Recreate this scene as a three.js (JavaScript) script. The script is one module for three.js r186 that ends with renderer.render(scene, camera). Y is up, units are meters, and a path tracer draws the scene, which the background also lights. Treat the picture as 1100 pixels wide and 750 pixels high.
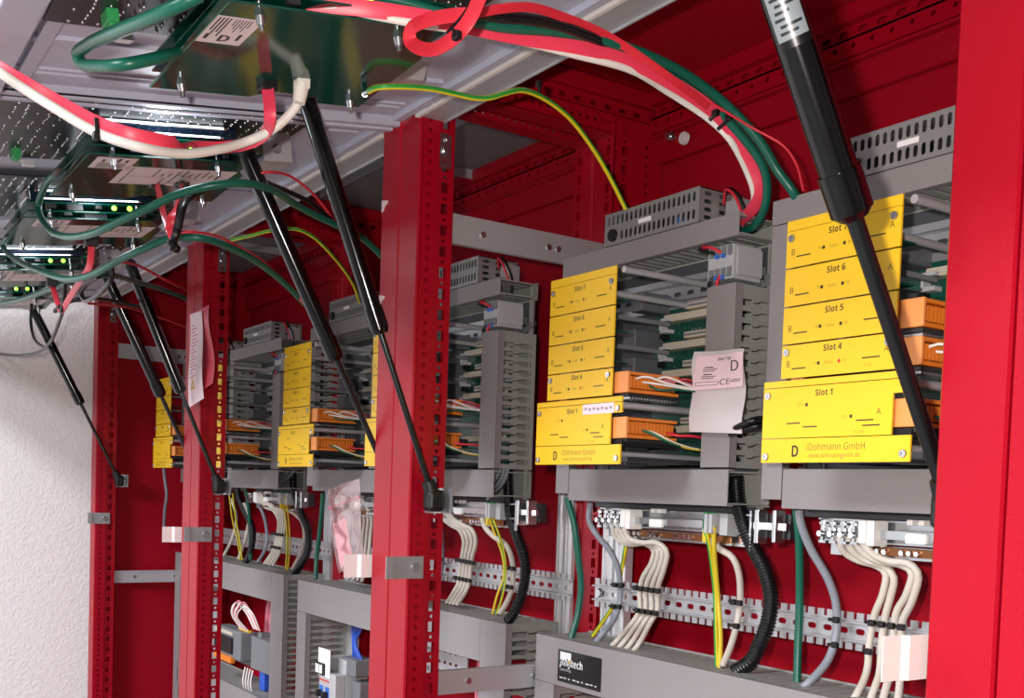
import * as THREE from 'three';
import { mergeGeometries } from 'three/addons/utils/BufferGeometryUtils.js';
import { RoundedBoxGeometry } from 'three/addons/geometries/RoundedBoxGeometry.js';
import { RectAreaLightUniformsLib } from 'three/addons/lights/RectAreaLightUniformsLib.js';
RectAreaLightUniformsLib.init();

// ------------------------------------------------------------------ camera, lights, exposure
const scene = new THREE.Scene();
const renderer = new THREE.WebGLRenderer({ antialias: true });
renderer.toneMapping = THREE.LinearToneMapping;
renderer.toneMappingExposure = 1.0;
renderer.shadowMap.enabled = true;
scene.background = new THREE.Color(0x000000);

const FULL_H = 1163.75, FOCAL = 1153.48;              // the frame is the upper part of a taller photograph
const camera = new THREE.PerspectiveCamera(2 * Math.atan(FULL_H / 2 / FOCAL) * 180 / Math.PI, 1100 / FULL_H, 0.05, 30);
camera.setViewOffset(1100, FULL_H, 0, 0, 1100, 750);
camera.position.set(0.3742, 1.5, 0.6056);
camera.rotation.order = 'YXZ';
camera.rotation.set(-0.043137, 0.981026, 0.034121);
scene.add(camera);

const FLASH_CD = 2.8;
// two ceiling panels over the aisle: [x, z, width, length, intensity] (their glowing fittings are built with the room)
const PANELS = [[-0.35, 2.5, 0.9, 0.9, 50], [-1.75, 1.45, 0.9, 0.3, 48]];
for (const [x, z, w, l, e] of PANELS) { const a = new THREE.RectAreaLight(0xf4f6ff, e, w, l); a.position.set(x, 2.585, z); a.rotation.x = -Math.PI / 2; scene.add(a); }
// the photographer's phone lamp, just above and left of the lens
const flash = new THREE.SpotLight(0xfff4ee, FLASH_CD, 0, 1.15, 0.6, 2);
flash.position.set(0.345, 1.535, 0.645); flash.target.position.set(-0.42, 1.42, 0.0);
flash.castShadow = true; flash.shadow.radius = 0.5; flash.shadow.mapSize.set(2048, 2048);
scene.add(flash, flash.target);

// ------------------------------------------------------------------ helpers
let seed = 7;
const rnd = () => { seed = (seed * 1664525 + 1013904223) % 4294967296; return seed / 4294967296; };
const V = (a) => new THREE.Vector3(a[0], a[1], a[2]);
const taken = {};
function numbered(n) { if (taken[n] === undefined) { taken[n] = 0; return n; } taken[n]++; return n + '_' + String(taken[n]).padStart(3, '0'); }
function thing(name, label, category, group, pos) {
  const g = new THREE.Group(); g.name = numbered(name); g.userData = { label, category };
  if (group) g.userData.group = group;
  if (pos) g.position.set(...pos);
  scene.add(g); return g;
}
function merge(list) {
  if (!Array.isArray(list)) return list;
  if (list.length === 1) return list[0];
  const n = list.map((g) => { const h = g.index ? g.toNonIndexed() : g; for (const k of Object.keys(h.attributes)) if (!['position', 'normal', 'uv'].includes(k)) h.deleteAttribute(k); return h; });
  return mergeGeometries(n);
}
function part(name, geo, mat, parent, label) {
  const m = new THREE.Mesh(merge(geo), mat); m.name = name; m.castShadow = m.receiveShadow = true;
  if (label) m.userData.label = label;
  parent.add(m); return m;
}
function single(name, geo, mat, label, category, group) {
  const m = part(numbered(name), geo, mat, scene); m.userData = { label, category }; if (group) m.userData.group = group; return m;
}
function struct(name, geo, mat) { const m = part(name, geo, mat, scene); m.userData.kind = 'structure'; return m; }
// box from corner to corner
function bx(x0, x1, y0, y1, z0, z1, r = 0) {
  const w = x1 - x0, h = y1 - y0, d = z1 - z0;
  const g = r ? new RoundedBoxGeometry(w, h, d, 2, Math.min(r, Math.abs(w) / 2.1, Math.abs(h) / 2.1, Math.abs(d) / 2.1)) : new THREE.BoxGeometry(w, h, d);
  return g.translate((x0 + x1) / 2, (y0 + y1) / 2, (z0 + z1) / 2);
}
function cyl(a, b, r0, r1 = r0, n = 20, cap = true) {
  const A = V(a), B = V(b), d = B.clone().sub(A), L = d.length();
  const g = new THREE.CylinderGeometry(r1, r0, L, n, 1, !cap);
  g.applyQuaternion(new THREE.Quaternion().setFromUnitVectors(new THREE.Vector3(0, 1, 0), d.normalize()));
  return g.translate((A.x + B.x) / 2, (A.y + B.y) / 2, (A.z + B.z) / 2);
}
const ball = (p, r, n = 10) => new THREE.SphereGeometry(r, n, Math.max(5, n - 3)).translate(p[0], p[1], p[2]);
function mirrorX(g) {
  const h = (g.index ? g.toNonIndexed() : g.clone()); h.scale(-1, 1, 1);
  for (const k of Object.keys(h.attributes)) {
    const a = h.attributes[k], s = a.itemSize, t = a.array;
    for (let i = 0; i < a.count; i += 3) for (let c = 0; c < s; c++) { const u = t[(i + 1) * s + c]; t[(i + 1) * s + c] = t[(i + 2) * s + c]; t[(i + 2) * s + c] = u; }
  }
  return h;
}
// flat sheet w x h in xy with holes; holes: ['c',x,y,r] | ['r',x,y,w,h] | ['o',x,y,w,h] (rounded slot) | ['p',[[x,y],...]]
function outline(pts) { const s = new THREE.Shape(); pts.forEach((p, i) => (i ? s.lineTo(p[0], p[1]) : s.moveTo(p[0], p[1]))); s.closePath(); return s; }
function sheet(outlinePts, holes, t, seg = 8) {
  const s = outline(outlinePts);
  for (const h of holes) {
    const p = new THREE.Path();
    if (h[0] === 'c') p.absarc(h[1], h[2], h[3], 0, Math.PI * 2, true);
    else if (h[0] === 'r') { const [, x, y, w, d] = h; p.moveTo(x - w / 2, y - d / 2); p.lineTo(x - w / 2, y + d / 2); p.lineTo(x + w / 2, y + d / 2); p.lineTo(x + w / 2, y - d / 2); p.closePath(); }
    else if (h[0] === 'o') {
      const [, x, y, w, d] = h;
      if (d >= w) { const r = w / 2, k = d / 2 - r; p.moveTo(x - r, y - k); p.lineTo(x - r, y + k); p.absarc(x, y + k, r, Math.PI, 0, true); p.lineTo(x + r, y - k); p.absarc(x, y - k, r, 0, -Math.PI, true); }
      else { const r = d / 2, k = w / 2 - r; p.moveTo(x - k, y + r); p.lineTo(x + k, y + r); p.absarc(x + k, y, r, Math.PI / 2, -Math.PI / 2, true); p.lineTo(x - k, y - r); p.absarc(x - k, y, r, -Math.PI / 2, -Math.PI * 1.5, true); }
    } else h[1].forEach((q, i) => (i ? p.lineTo(q[0], q[1]) : p.moveTo(q[0], q[1])));
    s.holes.push(p);
  }
  return new THREE.ExtrudeGeometry(s, { depth: t, bevelEnabled: false, curveSegments: seg });
}
const rect = (x0, x1, y0, y1) => [[x0, y0], [x1, y0], [x1, y1], [x0, y1]];
// place a sheet drawn in (u,v) with thickness t along w, on given axes at origin o
function lay(g, o, u, v, w) {
  const m = new THREE.Matrix4().makeBasis(V(u), V(v), V(w)); m.setPosition(o[0], o[1], o[2]);
  const flip = m.determinant() < 0; let h = g;
  if (flip) { h = mirrorX(g); h.applyMatrix4(m.clone().multiply(new THREE.Matrix4().makeScale(-1, 1, 1))); } else h.applyMatrix4(m);
  return h;
}
// sweep of a rounded section along a smooth curve: rx across, ry along the reference normal
function sweep(pts, rx, ry = rx, o = {}) {
  const curve = new THREE.CatmullRomCurve3(pts.map(V), false, 'centripetal');
  const L = curve.getLength(), n = o.seg || Math.max(12, Math.min(160, Math.round(L / (o.step || 0.006)))), m = o.rad || 12;
  const P = curve.getSpacedPoints(n), pos = [], nor = [], uv = [], idx = [];
  let ref = V(o.up || [0.3, 0.2, 0.93]).normalize();
  for (let i = 0; i <= n; i++) {
    const t = P[Math.min(n, i + 1)].clone().sub(P[Math.max(0, i - 1)]).normalize();
    const s = new THREE.Vector3().crossVectors(t, ref); if (s.lengthSq() < 1e-6) s.set(1, 0, 0); s.normalize();
    const q = new THREE.Vector3().crossVectors(s, t).normalize();
    if (!o.fixed) ref = q.clone();
    const k = o.mod ? o.mod(i / n * L, i) : 1;
    for (let j = 0; j <= m; j++) {
      const a = j / m * Math.PI * 2; let c = Math.cos(a), d = Math.sin(a);
      if (o.square) { const e = 0.35; c = Math.sign(c) * Math.pow(Math.abs(c), e); d = Math.sign(d) * Math.pow(Math.abs(d), e); }
      const p = P[i].clone().addScaledVector(s, c * rx * k).addScaledVector(q, d * ry * k);
      pos.push(p.x, p.y, p.z); const nn = s.clone().multiplyScalar(c / rx).addScaledVector(q, d / ry).normalize(); nor.push(nn.x, nn.y, nn.z);
      uv.push(j / m, i / n * L * 20);
    }
  }
  for (let i = 0; i < n; i++) for (let j = 0; j < m; j++) { const a = i * (m + 1) + j, b = a + m + 1; idx.push(a, b, a + 1, b, b + 1, a + 1); }
  for (const e of [0, n]) { const c = pos.length / 3; pos.push(P[e].x, P[e].y, P[e].z); const t = (e ? P[n].clone().sub(P[n - 1]) : P[0].clone().sub(P[1])).normalize(); nor.push(t.x, t.y, t.z); uv.push(0.5, 0);
    for (let j = 0; j < m; j++) { const a = e * (m + 1) + j; e ? idx.push(c, a + 1, a) : idx.push(c, a, a + 1); } }
  const g = new THREE.BufferGeometry(); g.setAttribute('position', new THREE.Float32BufferAttribute(pos, 3)); g.setAttribute('normal', new THREE.Float32BufferAttribute(nor, 3)); g.setAttribute('uv', new THREE.Float32BufferAttribute(uv, 2)); g.setIndex(idx);
  if (o.mod) g.computeVertexNormals();
  return g;
}
const lerp = (a, b, t) => a.map((v, i) => v + (b[i] - v) * t);
// ------------------------------------------------------------------ textures and materials
function noiseTex(size, fn, srgb) {
  const d = new Uint8Array(size * size * 4);
  for (let j = 0; j < size; j++) for (let i = 0; i < size; i++) { const c = fn(i / size, j / size); for (let k = 0; k < 3; k++) d[(j * size + i) * 4 + k] = Math.max(0, Math.min(255, c[k] ?? c)); d[(j * size + i) * 4 + 3] = 255; }
  const t = new THREE.DataTexture(d, size, size); t.wrapS = t.wrapT = THREE.RepeatWrapping; t.magFilter = THREE.LinearFilter; if (srgb) t.colorSpace = THREE.SRGBColorSpace; t.needsUpdate = true; return t;
}
function lattice(n, s) { const a = []; let q = s; for (let i = 0; i < n * n; i++) { q = (q * 1103515245 + 12345) % 2147483648; a.push(q / 2147483648); } return (u, v) => { const x = u * n, y = v * n, i = Math.floor(x), j = Math.floor(y), f = x - i, g = y - j, h = (p) => p * p * (3 - 2 * p), A = (p, r) => a[((r % n + n) % n) * n + ((p % n + n) % n)]; return (A(i, j) * (1 - h(f)) + A(i + 1, j) * h(f)) * (1 - h(g)) + (A(i, j + 1) * (1 - h(f)) + A(i + 1, j + 1) * h(f)) * h(g); }; }
const n1 = lattice(8, 11), n2 = lattice(31, 23), n3 = lattice(64, 5), n4 = lattice(128, 77);
const powder = noiseTex(256, (u, v) => [128 + 127 * (n4(u, v) - 0.5) * 1.4 + 60 * (n3(u, v) - 0.5)].concat(Array(2).fill(128)).map((_, i, a) => a[0]));
powder.repeat.set(12, 12);
const plaster = noiseTex(512, (u, v) => { const a = n4(u, v) * 0.5 + n3(u, v) * 0.6 + n2(u, v) * 0.35 + n1(u, v) * 0.2; const c = Math.max(0, Math.min(255, (a - 0.45) * 300)); return [c, c, c]; });
plaster.repeat.set(3, 3);
const brushed = noiseTex(256, (u, v) => { const c = 150 + 70 * (n4(u * 0.13, v) - 0.5) + 40 * (n2(u * 0.3, v) - 0.5); return [c, c, c]; });
function canvasTex(w, h, draw) {
  const c = document.createElement('canvas'); c.width = w; c.height = h; const x = c.getContext('2d'); draw(x, w, h);
  const t = new THREE.CanvasTexture(c); t.colorSpace = THREE.SRGBColorSpace; t.anisotropy = 8; return t;
}
const std = (o) => new THREE.MeshStandardMaterial(o);
const M = {
  red: new THREE.MeshPhysicalMaterial({ specularIntensity: 0.5, color: new THREE.Color().setRGB(0.34, 0.0015, 0.0118), roughness: 0.34, bumpMap: powder, bumpScale: 0.00012 }),
  redPanel: new THREE.MeshPhysicalMaterial({ specularIntensity: 0.3, color: new THREE.Color().setRGB(0.34, 0.0015, 0.0118), roughness: 0.6, bumpMap: powder, bumpScale: 0.0001 }),
  chip: std({ color: 0xe3c9cb, roughness: 0.7 }),
  duct: std({ color: 0x8b8686, roughness: 0.5 }),
  ductSide: std({ color: 0x979793, roughness: 0.55 }),
  flap: std({ color: 0xb6b8c8, roughness: 0.42, metalness: 0.0, bumpMap: powder, bumpScale: 0.00008 }),
  roofGrey: std({ color: 0x6e6a6b, roughness: 0.6 }),
  galv: std({ color: 0xb2b5b8, roughness: 0.38, metalness: 0.65 }),
  galvDull: std({ color: 0xbdbec1, roughness: 0.42, metalness: 0.45 }),
  psu: std({ color: 0x9b9a9a, roughness: 0.4, metalness: 0.45 }),
  alu: std({ color: 0xd6d7da, roughness: 0.35, metalness: 0.4 }),
  chrome: std({ color: 0xe8ebee, roughness: 0.12, metalness: 1 }),
  steel: std({ color: 0xbfc3c6, roughness: 0.25, metalness: 0.95 }),
  copper: std({ color: 0x8a5a38, roughness: 0.35, metalness: 0.9 }),
  blackGloss: std({ color: 0x050506, roughness: 0.14 }),
  blackPlastic: std({ color: 0x121214, roughness: 0.45 }),
  blackMatte: std({ color: 0x0c0c0d, roughness: 0.75 }),
  rod: std({ color: 0x3a3c3e, roughness: 0.2, metalness: 0.9 }),
  carrier: std({ color: 0x4a4c50, roughness: 0.5 }),
  moduleGrey: std({ color: 0x595c61, roughness: 0.5 }),
  dark: std({ color: 0x2a2b2d, roughness: 0.5 }),
  greyPlastic: std({ color: 0x74767a, roughness: 0.5 }),
  lightPlastic: std({ color: 0xb4b5b6, roughness: 0.5 }),
  white: std({ color: 0xf0eeea, roughness: 0.55 }),
  gasket: std({ color: 0xd8d2cc, roughness: 0.5 }),
  yellow: std({ color: 0xf2c320, roughness: 0.42 }),
  orange: std({ color: 0xe27f26, roughness: 0.45 }),
  orangeEnd: std({ color: 0xee9650, roughness: 0.35 }),
  orangeDark: std({ color: 0x9a4a1c, roughness: 0.5 }),
  pcb: std({ color: 0x084236, roughness: 0.12 }),
  pcbEdge: std({ color: 0x4f9b80, roughness: 0.5 }),
  pcbBlack: std({ color: 0x17191c, roughness: 0.35 }),
  solder: std({ color: 0xd5d8da, roughness: 0.25, metalness: 0.9 }),
  beigeConn: std({ color: 0xc4baa8, roughness: 0.5 }),
  greenConn: std({ color: 0x2f9a55, roughness: 0.4 }),
  blue: std({ color: 0x2d6fd0, roughness: 0.4 }),
  wireBeige: std({ color: 0xcdc6ba, roughness: 0.45 }),
  wireGrey: std({ color: 0x8d929c, roughness: 0.4 }),
  wireGreen: std({ color: 0x0b5c4a, roughness: 0.35 }),
  wireRed: std({ color: 0xd22a3a, roughness: 0.38 }),
  ribbon: std({ color: 0xe8405a, roughness: 0.4 }),
  wireWhite: std({ color: 0xe6e2da, roughness: 0.42 }),
  wireBlack: std({ color: 0x0d0f12, roughness: 0.32 }),
  wireBlue: std({ color: 0x2a55c0, roughness: 0.4 }),
  wireYellow: std({ color: 0xd9c02c, roughness: 0.4 }),
  wirePink: std({ color: 0xd87a8c, roughness: 0.45 }),
  tie: std({ color: 0x0a0a0b, roughness: 0.4 }),
  plaster: std({ color: 0xf1efec, roughness: 0.9, bumpMap: plaster, bumpScale: 0.0007 }),
  capWhite: std({ color: 0xd8d2d2, roughness: 0.5 }),
  wall: std({ color: 0xd8d4ce, roughness: 0.9 }),
  floor: std({ color: 0x8a8784, roughness: 0.6 }),
  paper: std({ color: 0xf2eeee, roughness: 0.7 }),
  bag: new THREE.MeshPhysicalMaterial({ color: 0xffffff, roughness: 0.12, transmission: 0.92, thickness: 0, ior: 1.4 }),
  ledGreen: std({ color: 0x9dff60, emissive: 0x8cff3a, emissiveIntensity: 3 }),
  ledRed: std({ color: 0xff5060, emissive: 0xff2840, emissiveIntensity: 3 }),
  ledWhite: std({ color: 0xffffff, emissive: 0xeaf4ff, emissiveIntensity: 2.5 }),
  glass: std({ color: 0x0f1d2c, roughness: 0.06 }),
};
const gyTex = canvasTex(64, 8, (x) => { x.fillStyle = '#e6d020'; x.fillRect(0, 0, 64, 8); x.fillStyle = '#2f9a3c'; x.fillRect(4, 0, 14, 8); x.fillRect(36, 0, 14, 8); });
gyTex.wrapT = THREE.RepeatWrapping;
M.wireGY = std({ map: gyTex, roughness: 0.4 });
// ------------------------------------------------------------------ the room
const RX0 = -2.47, RX1 = 5.0, RZ0 = -0.5, RZ1 = 5.0, RY = 2.7;
function uvBox(g, s = 1) {   // uv in metres from the dominant axis
  const h = g.index ? g.toNonIndexed() : g, p = h.attributes.position, n = h.attributes.normal, u = h.attributes.uv;
  for (let i = 0; i < p.count; i++) { const a = [Math.abs(n.getX(i)), Math.abs(n.getY(i)), Math.abs(n.getZ(i))]; if (a[0] > a[1] && a[0] > a[2]) u.setXY(i, p.getZ(i) * s, p.getY(i) * s); else if (a[1] > a[2]) u.setXY(i, p.getX(i) * s, p.getZ(i) * s); else u.setXY(i, p.getX(i) * s, p.getY(i) * s); }
  return h;
}
struct('floor', uvBox(bx(RX0 - 0.1, RX1 + 0.1, -0.1, 0, RZ0 - 0.1, RZ1 + 0.1)), M.floor);
struct('ceiling', bx(RX0 - 0.1, RX1 + 0.1, RY, RY + 0.1, RZ0 - 0.1, RZ1 + 0.1), M.wall);
struct('wall_left', uvBox(bx(RX0 - 0.1, RX0, 0, RY, RZ0 - 0.1, RZ1 + 0.1)), M.plaster);
struct('wall_right', bx(RX1, RX1 + 0.1, 0, RY, RZ0 - 0.1, RZ1 + 0.1), M.wall);
struct('wall_back', bx(RX0, RX1, 0, RY, RZ0 - 0.1, RZ0), M.wall);
struct('wall_front', bx(RX0, RX1, 0, RY, RZ1, RZ1 + 0.1), M.wall);
PANELS.forEach(([x, z, w, l], k) => { // ceiling fittings that carry the area lights
  const t = thing('ceiling_lamp', ['square white ceiling lamp panel above the aisle in front of the cabinets', 'narrow white ceiling lamp panel above the aisle near the white wall'][k], 'lamp', 'ceiling lamps');
  part('housing', bx(x - w / 2 - 0.01, x + w / 2 + 0.01, 2.6, 2.7, z - l / 2 - 0.01, z + l / 2 + 0.01, 0.004), M.white, t);
  part('diffuser', bx(x - w / 2, x + w / 2, 2.592, 2.6, z - l / 2, z + l / 2), std({ color: 0xffffff, emissive: 0xf4f6ff, emissiveIntensity: 4 }), t);
});
{ // the phone lamp's small glowing lens, just behind its light
  const d = flash.target.position.clone().sub(flash.position).normalize(), p = flash.position.clone().addScaledVector(d, -0.004), q = flash.position.clone().addScaledVector(d, -0.002);
  single('phone_lamp', cyl(p.toArray(), q.toArray(), 0.005, 0.005, 16), std({ color: 0xffffff, emissive: 0xfff4ee, emissiveIntensity: 6 }), 'small round phone lamp in front of the nearest red post', 'lamp');
}
// ------------------------------------------------------------------ red cabinet frames
const TOP = 2.055, SEAM = 0.0008, PW = 0.048;
function postGeometry() { // left front post: face at z=0, two perforated strips facing +x; x from 0 (seam) to PW
  const g = [];
  const s = new THREE.Shape(); // face with softly bent edges, as a thin section in xz extruded up
  const sec = [[SEAM, -0.02], [SEAM, -0.002], [SEAM + 0.0015, 0], [PW - 0.002, 0], [PW, -0.002], [PW, -0.004], [PW - 0.002, -0.004], [PW - 0.0025, -0.0018], [SEAM + 0.0025, -0.0018], [SEAM + 0.0018, -0.0025], [SEAM + 0.0018, -0.02]];
  const e = new THREE.ExtrudeGeometry(outline(sec), { depth: TOP - 0.1, bevelEnabled: false }); e.rotateX(-Math.PI / 2).scale(1, 1, -1);
  const f = new THREE.ExtrudeGeometry(outline(sec.map(([x, z]) => [x, -z])), { depth: TOP - 0.1, bevelEnabled: false }); f.rotateX(-Math.PI / 2); f.translate(0, 0, 0); g.push(f); e.dispose();
  const h1 = []; for (let y = 0.0125; y < 1.94; y += 0.0125) h1.push(['c', -0.0135, y, 0.0026]);
  g.push(lay(sheet(rect(-0.025, -0.003, 0, TOP - 0.1), h1, 0.0016, 6), [PW - 0.0016, 0, 0], [0, 0, 1], [0, 1, 0], [1, 0, 0]));
  const h2 = []; for (let y = 0.0125; y < 1.94; y += 0.025) { h2.push(['r', -0.0365, y, 0.0088, 0.0125]); h2.push(['c', -0.0365, y + 0.0125, 0.0023]); }
  g.push(lay(sheet(rect(-0.047, -0.026, 0, TOP - 0.1), h2, 0.0016, 6), [PW - 0.0046, 0, 0], [0, 0, 1], [0, 1, 0], [1, 0, 0]));
  g.push(bx(PW - 0.016, PW - 0.015, 0, TOP - 0.1, -0.0246, -0.002));
  g.push(bx(PW - 0.0046, PW - 0.0004, 0, TOP - 0.1, -0.0268, -0.0245));
  g.push(bx(PW - 0.02, PW - 0.003, 0, TOP - 0.1, -0.0485, -0.047));
  return merge(g).translate(0, 0.05, 0);
}
const postL = postGeometry(), postR = mirrorX(postL);
function rearPostGeometry() {
  const g = [bx(SEAM, 0.012, 0.05, TOP - 0.05, -0.375, -0.292, 0.006), bx(SEAM, 0.043, 0.05, TOP - 0.05, -0.378, -0.374)];
  const h1 = []; for (let y = 0.0125; y < 1.94; y += 0.025) { h1.push(['r', -0.312, y, 0.0088, 0.0125]); h1.push(['c', -0.312, y + 0.0125, 0.0023]); }
  for (let y = 0.0125; y < 1.94; y += 0.0125) h1.push(['c', -0.35, y, 0.0026]);
  g.push(lay(sheet(rect(-0.376, -0.296, 0, TOP - 0.1), h1, 0.0016, 6), [0.0404, 0.05, 0], [0, 0, 1], [0, 1, 0], [1, 0, 0]));
  const h3 = []; for (let y = 0.0125; y < 1.94; y += 0.025) { h3.push(['r', 0.0315, y, 0.009, 0.0125]); h3.push(['c', 0.0315, y + 0.0125, 0.0023]); }
  g.push(sheet(rect(0.008, 0.042, 0, TOP - 0.1), h3, 0.0016, 6).translate(0, 0.05, -0.2936));
  return merge(g);
}
const rpL = rearPostGeometry(), rpR = mirrorX(rpL);
function sideBeam() { // top side beam, runs in z, seam at x=0, inner faces toward +x
  const h = []; for (let z = -0.35; z < -0.03; z += 0.0125) h.push(['c', z, 1.995, 0.0024]);
  const h2 = []; for (let z = -0.34; z < -0.04; z += 0.025) h2.push(['o', z, 2.0185, 0.012, 0.007]);
  return merge([lay(sheet(rect(-0.37, -0.01, 1.982, 2.008), h, 0.002, 6), [0.037, 0, 0], [0, 0, 1], [0, 1, 0], [1, 0, 0]),
    lay(sheet(rect(-0.37, -0.01, 2.008, 2.03), h2, 0.002, 5), [0.028, 0, 0], [0, 0, 1], [0, 1, 0], [1, 0, 0]),
    bx(0.028, 0.039, 2.007, 2.009, -0.37, -0.01), bx(0.01, 0.039, 1.98, 1.983, -0.37, -0.01),
    bx(0.026, 0.04, 2.029, 2.05, -0.37, -0.01, 0.002), bx(SEAM, 0.03, 2.03, 2.05, -0.37, -0.01)]);
}
const sbL = sideBeam(), sbR = mirrorX(sbL);
function crossBeam(z, dir) { // rear (dir 1, inner face toward +z) top beam along x
  const h = []; for (let x = -0.75; x < -0.045; x += 0.025) h.push(['c', x, 2.005, 0.003]);
  const h2 = []; for (let x = -0.745; x < -0.045; x += 0.025) h2.push(['o', x, 2.024, 0.013, 0.007]);
  return merge([lay(sheet(rect(-0.76, -0.04, 1.992, 2.015), h, 0.002, 6), [0, 0, z + dir * 0.014], [1, 0, 0], [0, 1, 0], [0, 0, 1]),
    lay(sheet(rect(-0.76, -0.04, 2.013, 2.033), h2, 0.002, 5), [0, 0, z + dir * 0.006], [1, 0, 0], [0, 1, 0], [0, 0, 1]),
    bx(-0.76, -0.04, 2.031, 2.05, z, z + dir * 0.02), bx(-0.76, -0.04, 2.012, 2.0145, z, z + dir * 0.016),
    bx(-0.76, -0.04, 1.955, 1.99, z - 0.002, z + dir * 0.006), bx(-0.76, -0.04, 1.988, 1.993, z, z + dir * 0.016)]);
}
const rearBeam = crossBeam(-0.372, 1);
const cabLabels = ['red steel cabinet frame between the middle red post and the nearest red post', 'red steel cabinet frame left of the middle red post', 'red steel cabinet frame farthest away, next to the white wall', 'red steel cabinet frame at the right edge, only its bright front post showing'];
const OX = [0, -0.8, -1.6, 0.8], cabs = [];
for (let i = 0; i < 4; i++) {
  const t = thing('cabinet_frame', cabLabels[i], 'cabinet', 'row of red cabinets', [OX[i], 0, 0]); cabs.push(t);
  const pl = part('front_post', postL, M.red, t); pl.position.x = -0.8;
  const pr = part('front_post', postR, M.red, t);
  const ql = part('rear_post', rpL, M.red, t); ql.position.x = -0.8; part('rear_post', rpR, M.red, t);
  const sl = part('top_side_beam', sbL, M.red, t); sl.position.x = -0.8; part('top_side_beam', sbR, M.red, t);
  part('top_rear_beam', rearBeam, M.red, t);
  part('top_front_beam', [bx(-0.755, -0.045, 1.955, 2.05, -0.03, -0.012, 0.003), bx(-0.755, -0.045, 1.95, 1.955, -0.045, -0.012)], M.red, t);
  part('back_panel', bx(-0.799, -0.001, 0.05, TOP, -0.388, -0.38), M.redPanel, t);
  part('roof_panel', bx(-0.799, -0.001, TOP - 0.004, TOP + 0.004, -0.38, -0.005), i === 0 || i === 3 ? M.redPanel : M.roofGrey, t);
  if (i === 1 || i === 2) { // folded joints and stiffeners on the grey roof sheet
    part('roof_stiffener', [bx(-0.7, -0.1, 2.036, 2.051, -0.2, -0.197), bx(-0.42, -0.417, 2.036, 2.051, -0.36, -0.04), bx(-0.42, -0.4, 2.02, 2.037, -0.2, -0.197)], M.galvDull, t);
  }
  part('plinth', bx(-0.799, -0.001, 0, 0.06, -0.38, 0, 0.002), M.redPanel, t);
  // front channel and pale seal under the flap hinge
  part('front_channel', [bx(-0.752, -0.048, 1.938, 1.95, -0.03, 0.0), bx(-0.752, -0.048, 1.936, 1.944, -0.032, -0.03)], M.galvDull, t);
  part('seal_strip', bx(-0.755, -0.045, 1.936, 1.9415, 0.0005, 0.0065, 0.001), M.gasket, t);
  // galvanised side rails running front to back (the cabinet left of the middle post has none on this side)
  if (i !== 1) {
  const screws = (y) => [[-0.1, y], [-0.2, y], [-0.215, y]].map(([z, yy]) => cyl([-0.768, yy, z], [-0.7662, yy, z], 0.004, 0.004, 10));
  part('side_rail', [bx(-0.775, -0.768, 1.805, 1.839, -0.34, -0.05), bx(-0.775, -0.7665, 1.803, 1.806, -0.34, -0.05)], M.galvDull, t);
  part('side_rail', [bx(-0.775, -0.768, 1.25, 1.278, -0.34, -0.05), bx(-0.775, -0.7665, 1.277, 1.28, -0.34, -0.05)], M.galvDull, t);
  for (const g of [...screws(1.265), ...screws(1.82)]) part('rail_screw', g, M.steel, t);
  }
  if (i === 2) part('side_panel', bx(-0.806, -0.8, 0.05, TOP, -0.38, -0.03), M.redPanel, t);
  part('corner_plate', [lay(sheet(rect(-0.043, -0.027, 1.885, 1.925), [['c', -0.035, 1.893, 0.0025], ['c', -0.035, 1.917, 0.0025]], 0.0015), [-0.7544, 0, 0], [0, 0, 1], [0, 1, 0], [1, 0, 0]), cyl([-0.753, 1.906, -0.035], [-0.749, 1.906, -0.035], 0.0045), ball([-0.752, 1.918, -0.035], 0.003)], M.steel, t);
}
// chips of lost paint on the edge of the middle post
for (const [y, s] of [[1.853, 1], [1.737, 0.9]]) {
  const pts = [[0, -0.008], [0.006, -0.0065], [0.009, -0.002], [0.016, 0.0005], [0.0175, 0.004], [0.012, 0.0045], [0.008, 0.006], [0.003, 0.0065], [0, 0.007]].map(([a, b]) => [a * s, b * s]);
  const m = part('paint_chip', sheet(pts, [], 0.0003), M.chip, cabs[1], 'pale patch of lost paint'); m.position.set(-PW + 0.001, y, 0.0001);
}
// galvanised catch plates screwed across the posts, and the folded light plates beside them
const catchWhere = ['at the middle red post', 'at the second red post from the wall', 'at the red end post beside the white wall'];
for (let i = 0; i < 3; i++) {
  const x = -0.8 - 0.8 * i; // bolted to the perforated strip, standing forward past the post face
  const t = thing('catch_plate', 'small galvanised catch plate with a screw ' + catchWhere[i], 'bracket', 'catch plates on the posts', [x + PW + 0.0004, 1.41, [0, -0.005, -0.014][i]]);
  const sec = [[0, -0.0205], [0.0015, -0.0205], [0.0015, 0.0205], [0.005, 0.0215], [0.005, 0.031], [0.0037, 0.031], [0.0037, 0.0226], [0, 0.0216]].map(([a, b]) => [a, -b]);
  part('plate', new THREE.ExtrudeGeometry(outline(sec), { depth: 0.0265, bevelEnabled: false }).rotateX(-Math.PI / 2).translate(0, -0.01325, 0), M.galv, t);
  part('screw', [cyl([0.0014, 0, -0.009], [0.0045, 0, -0.009], 0.0062, 0.0052, 14), bx(0.004, 0.0052, -0.0007, 0.0007, -0.0133, -0.0047)], M.steel, t);
}
const foldWhere = ['beside the right red post', 'left of the middle red post', 'left of the second red post from the wall'];
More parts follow.
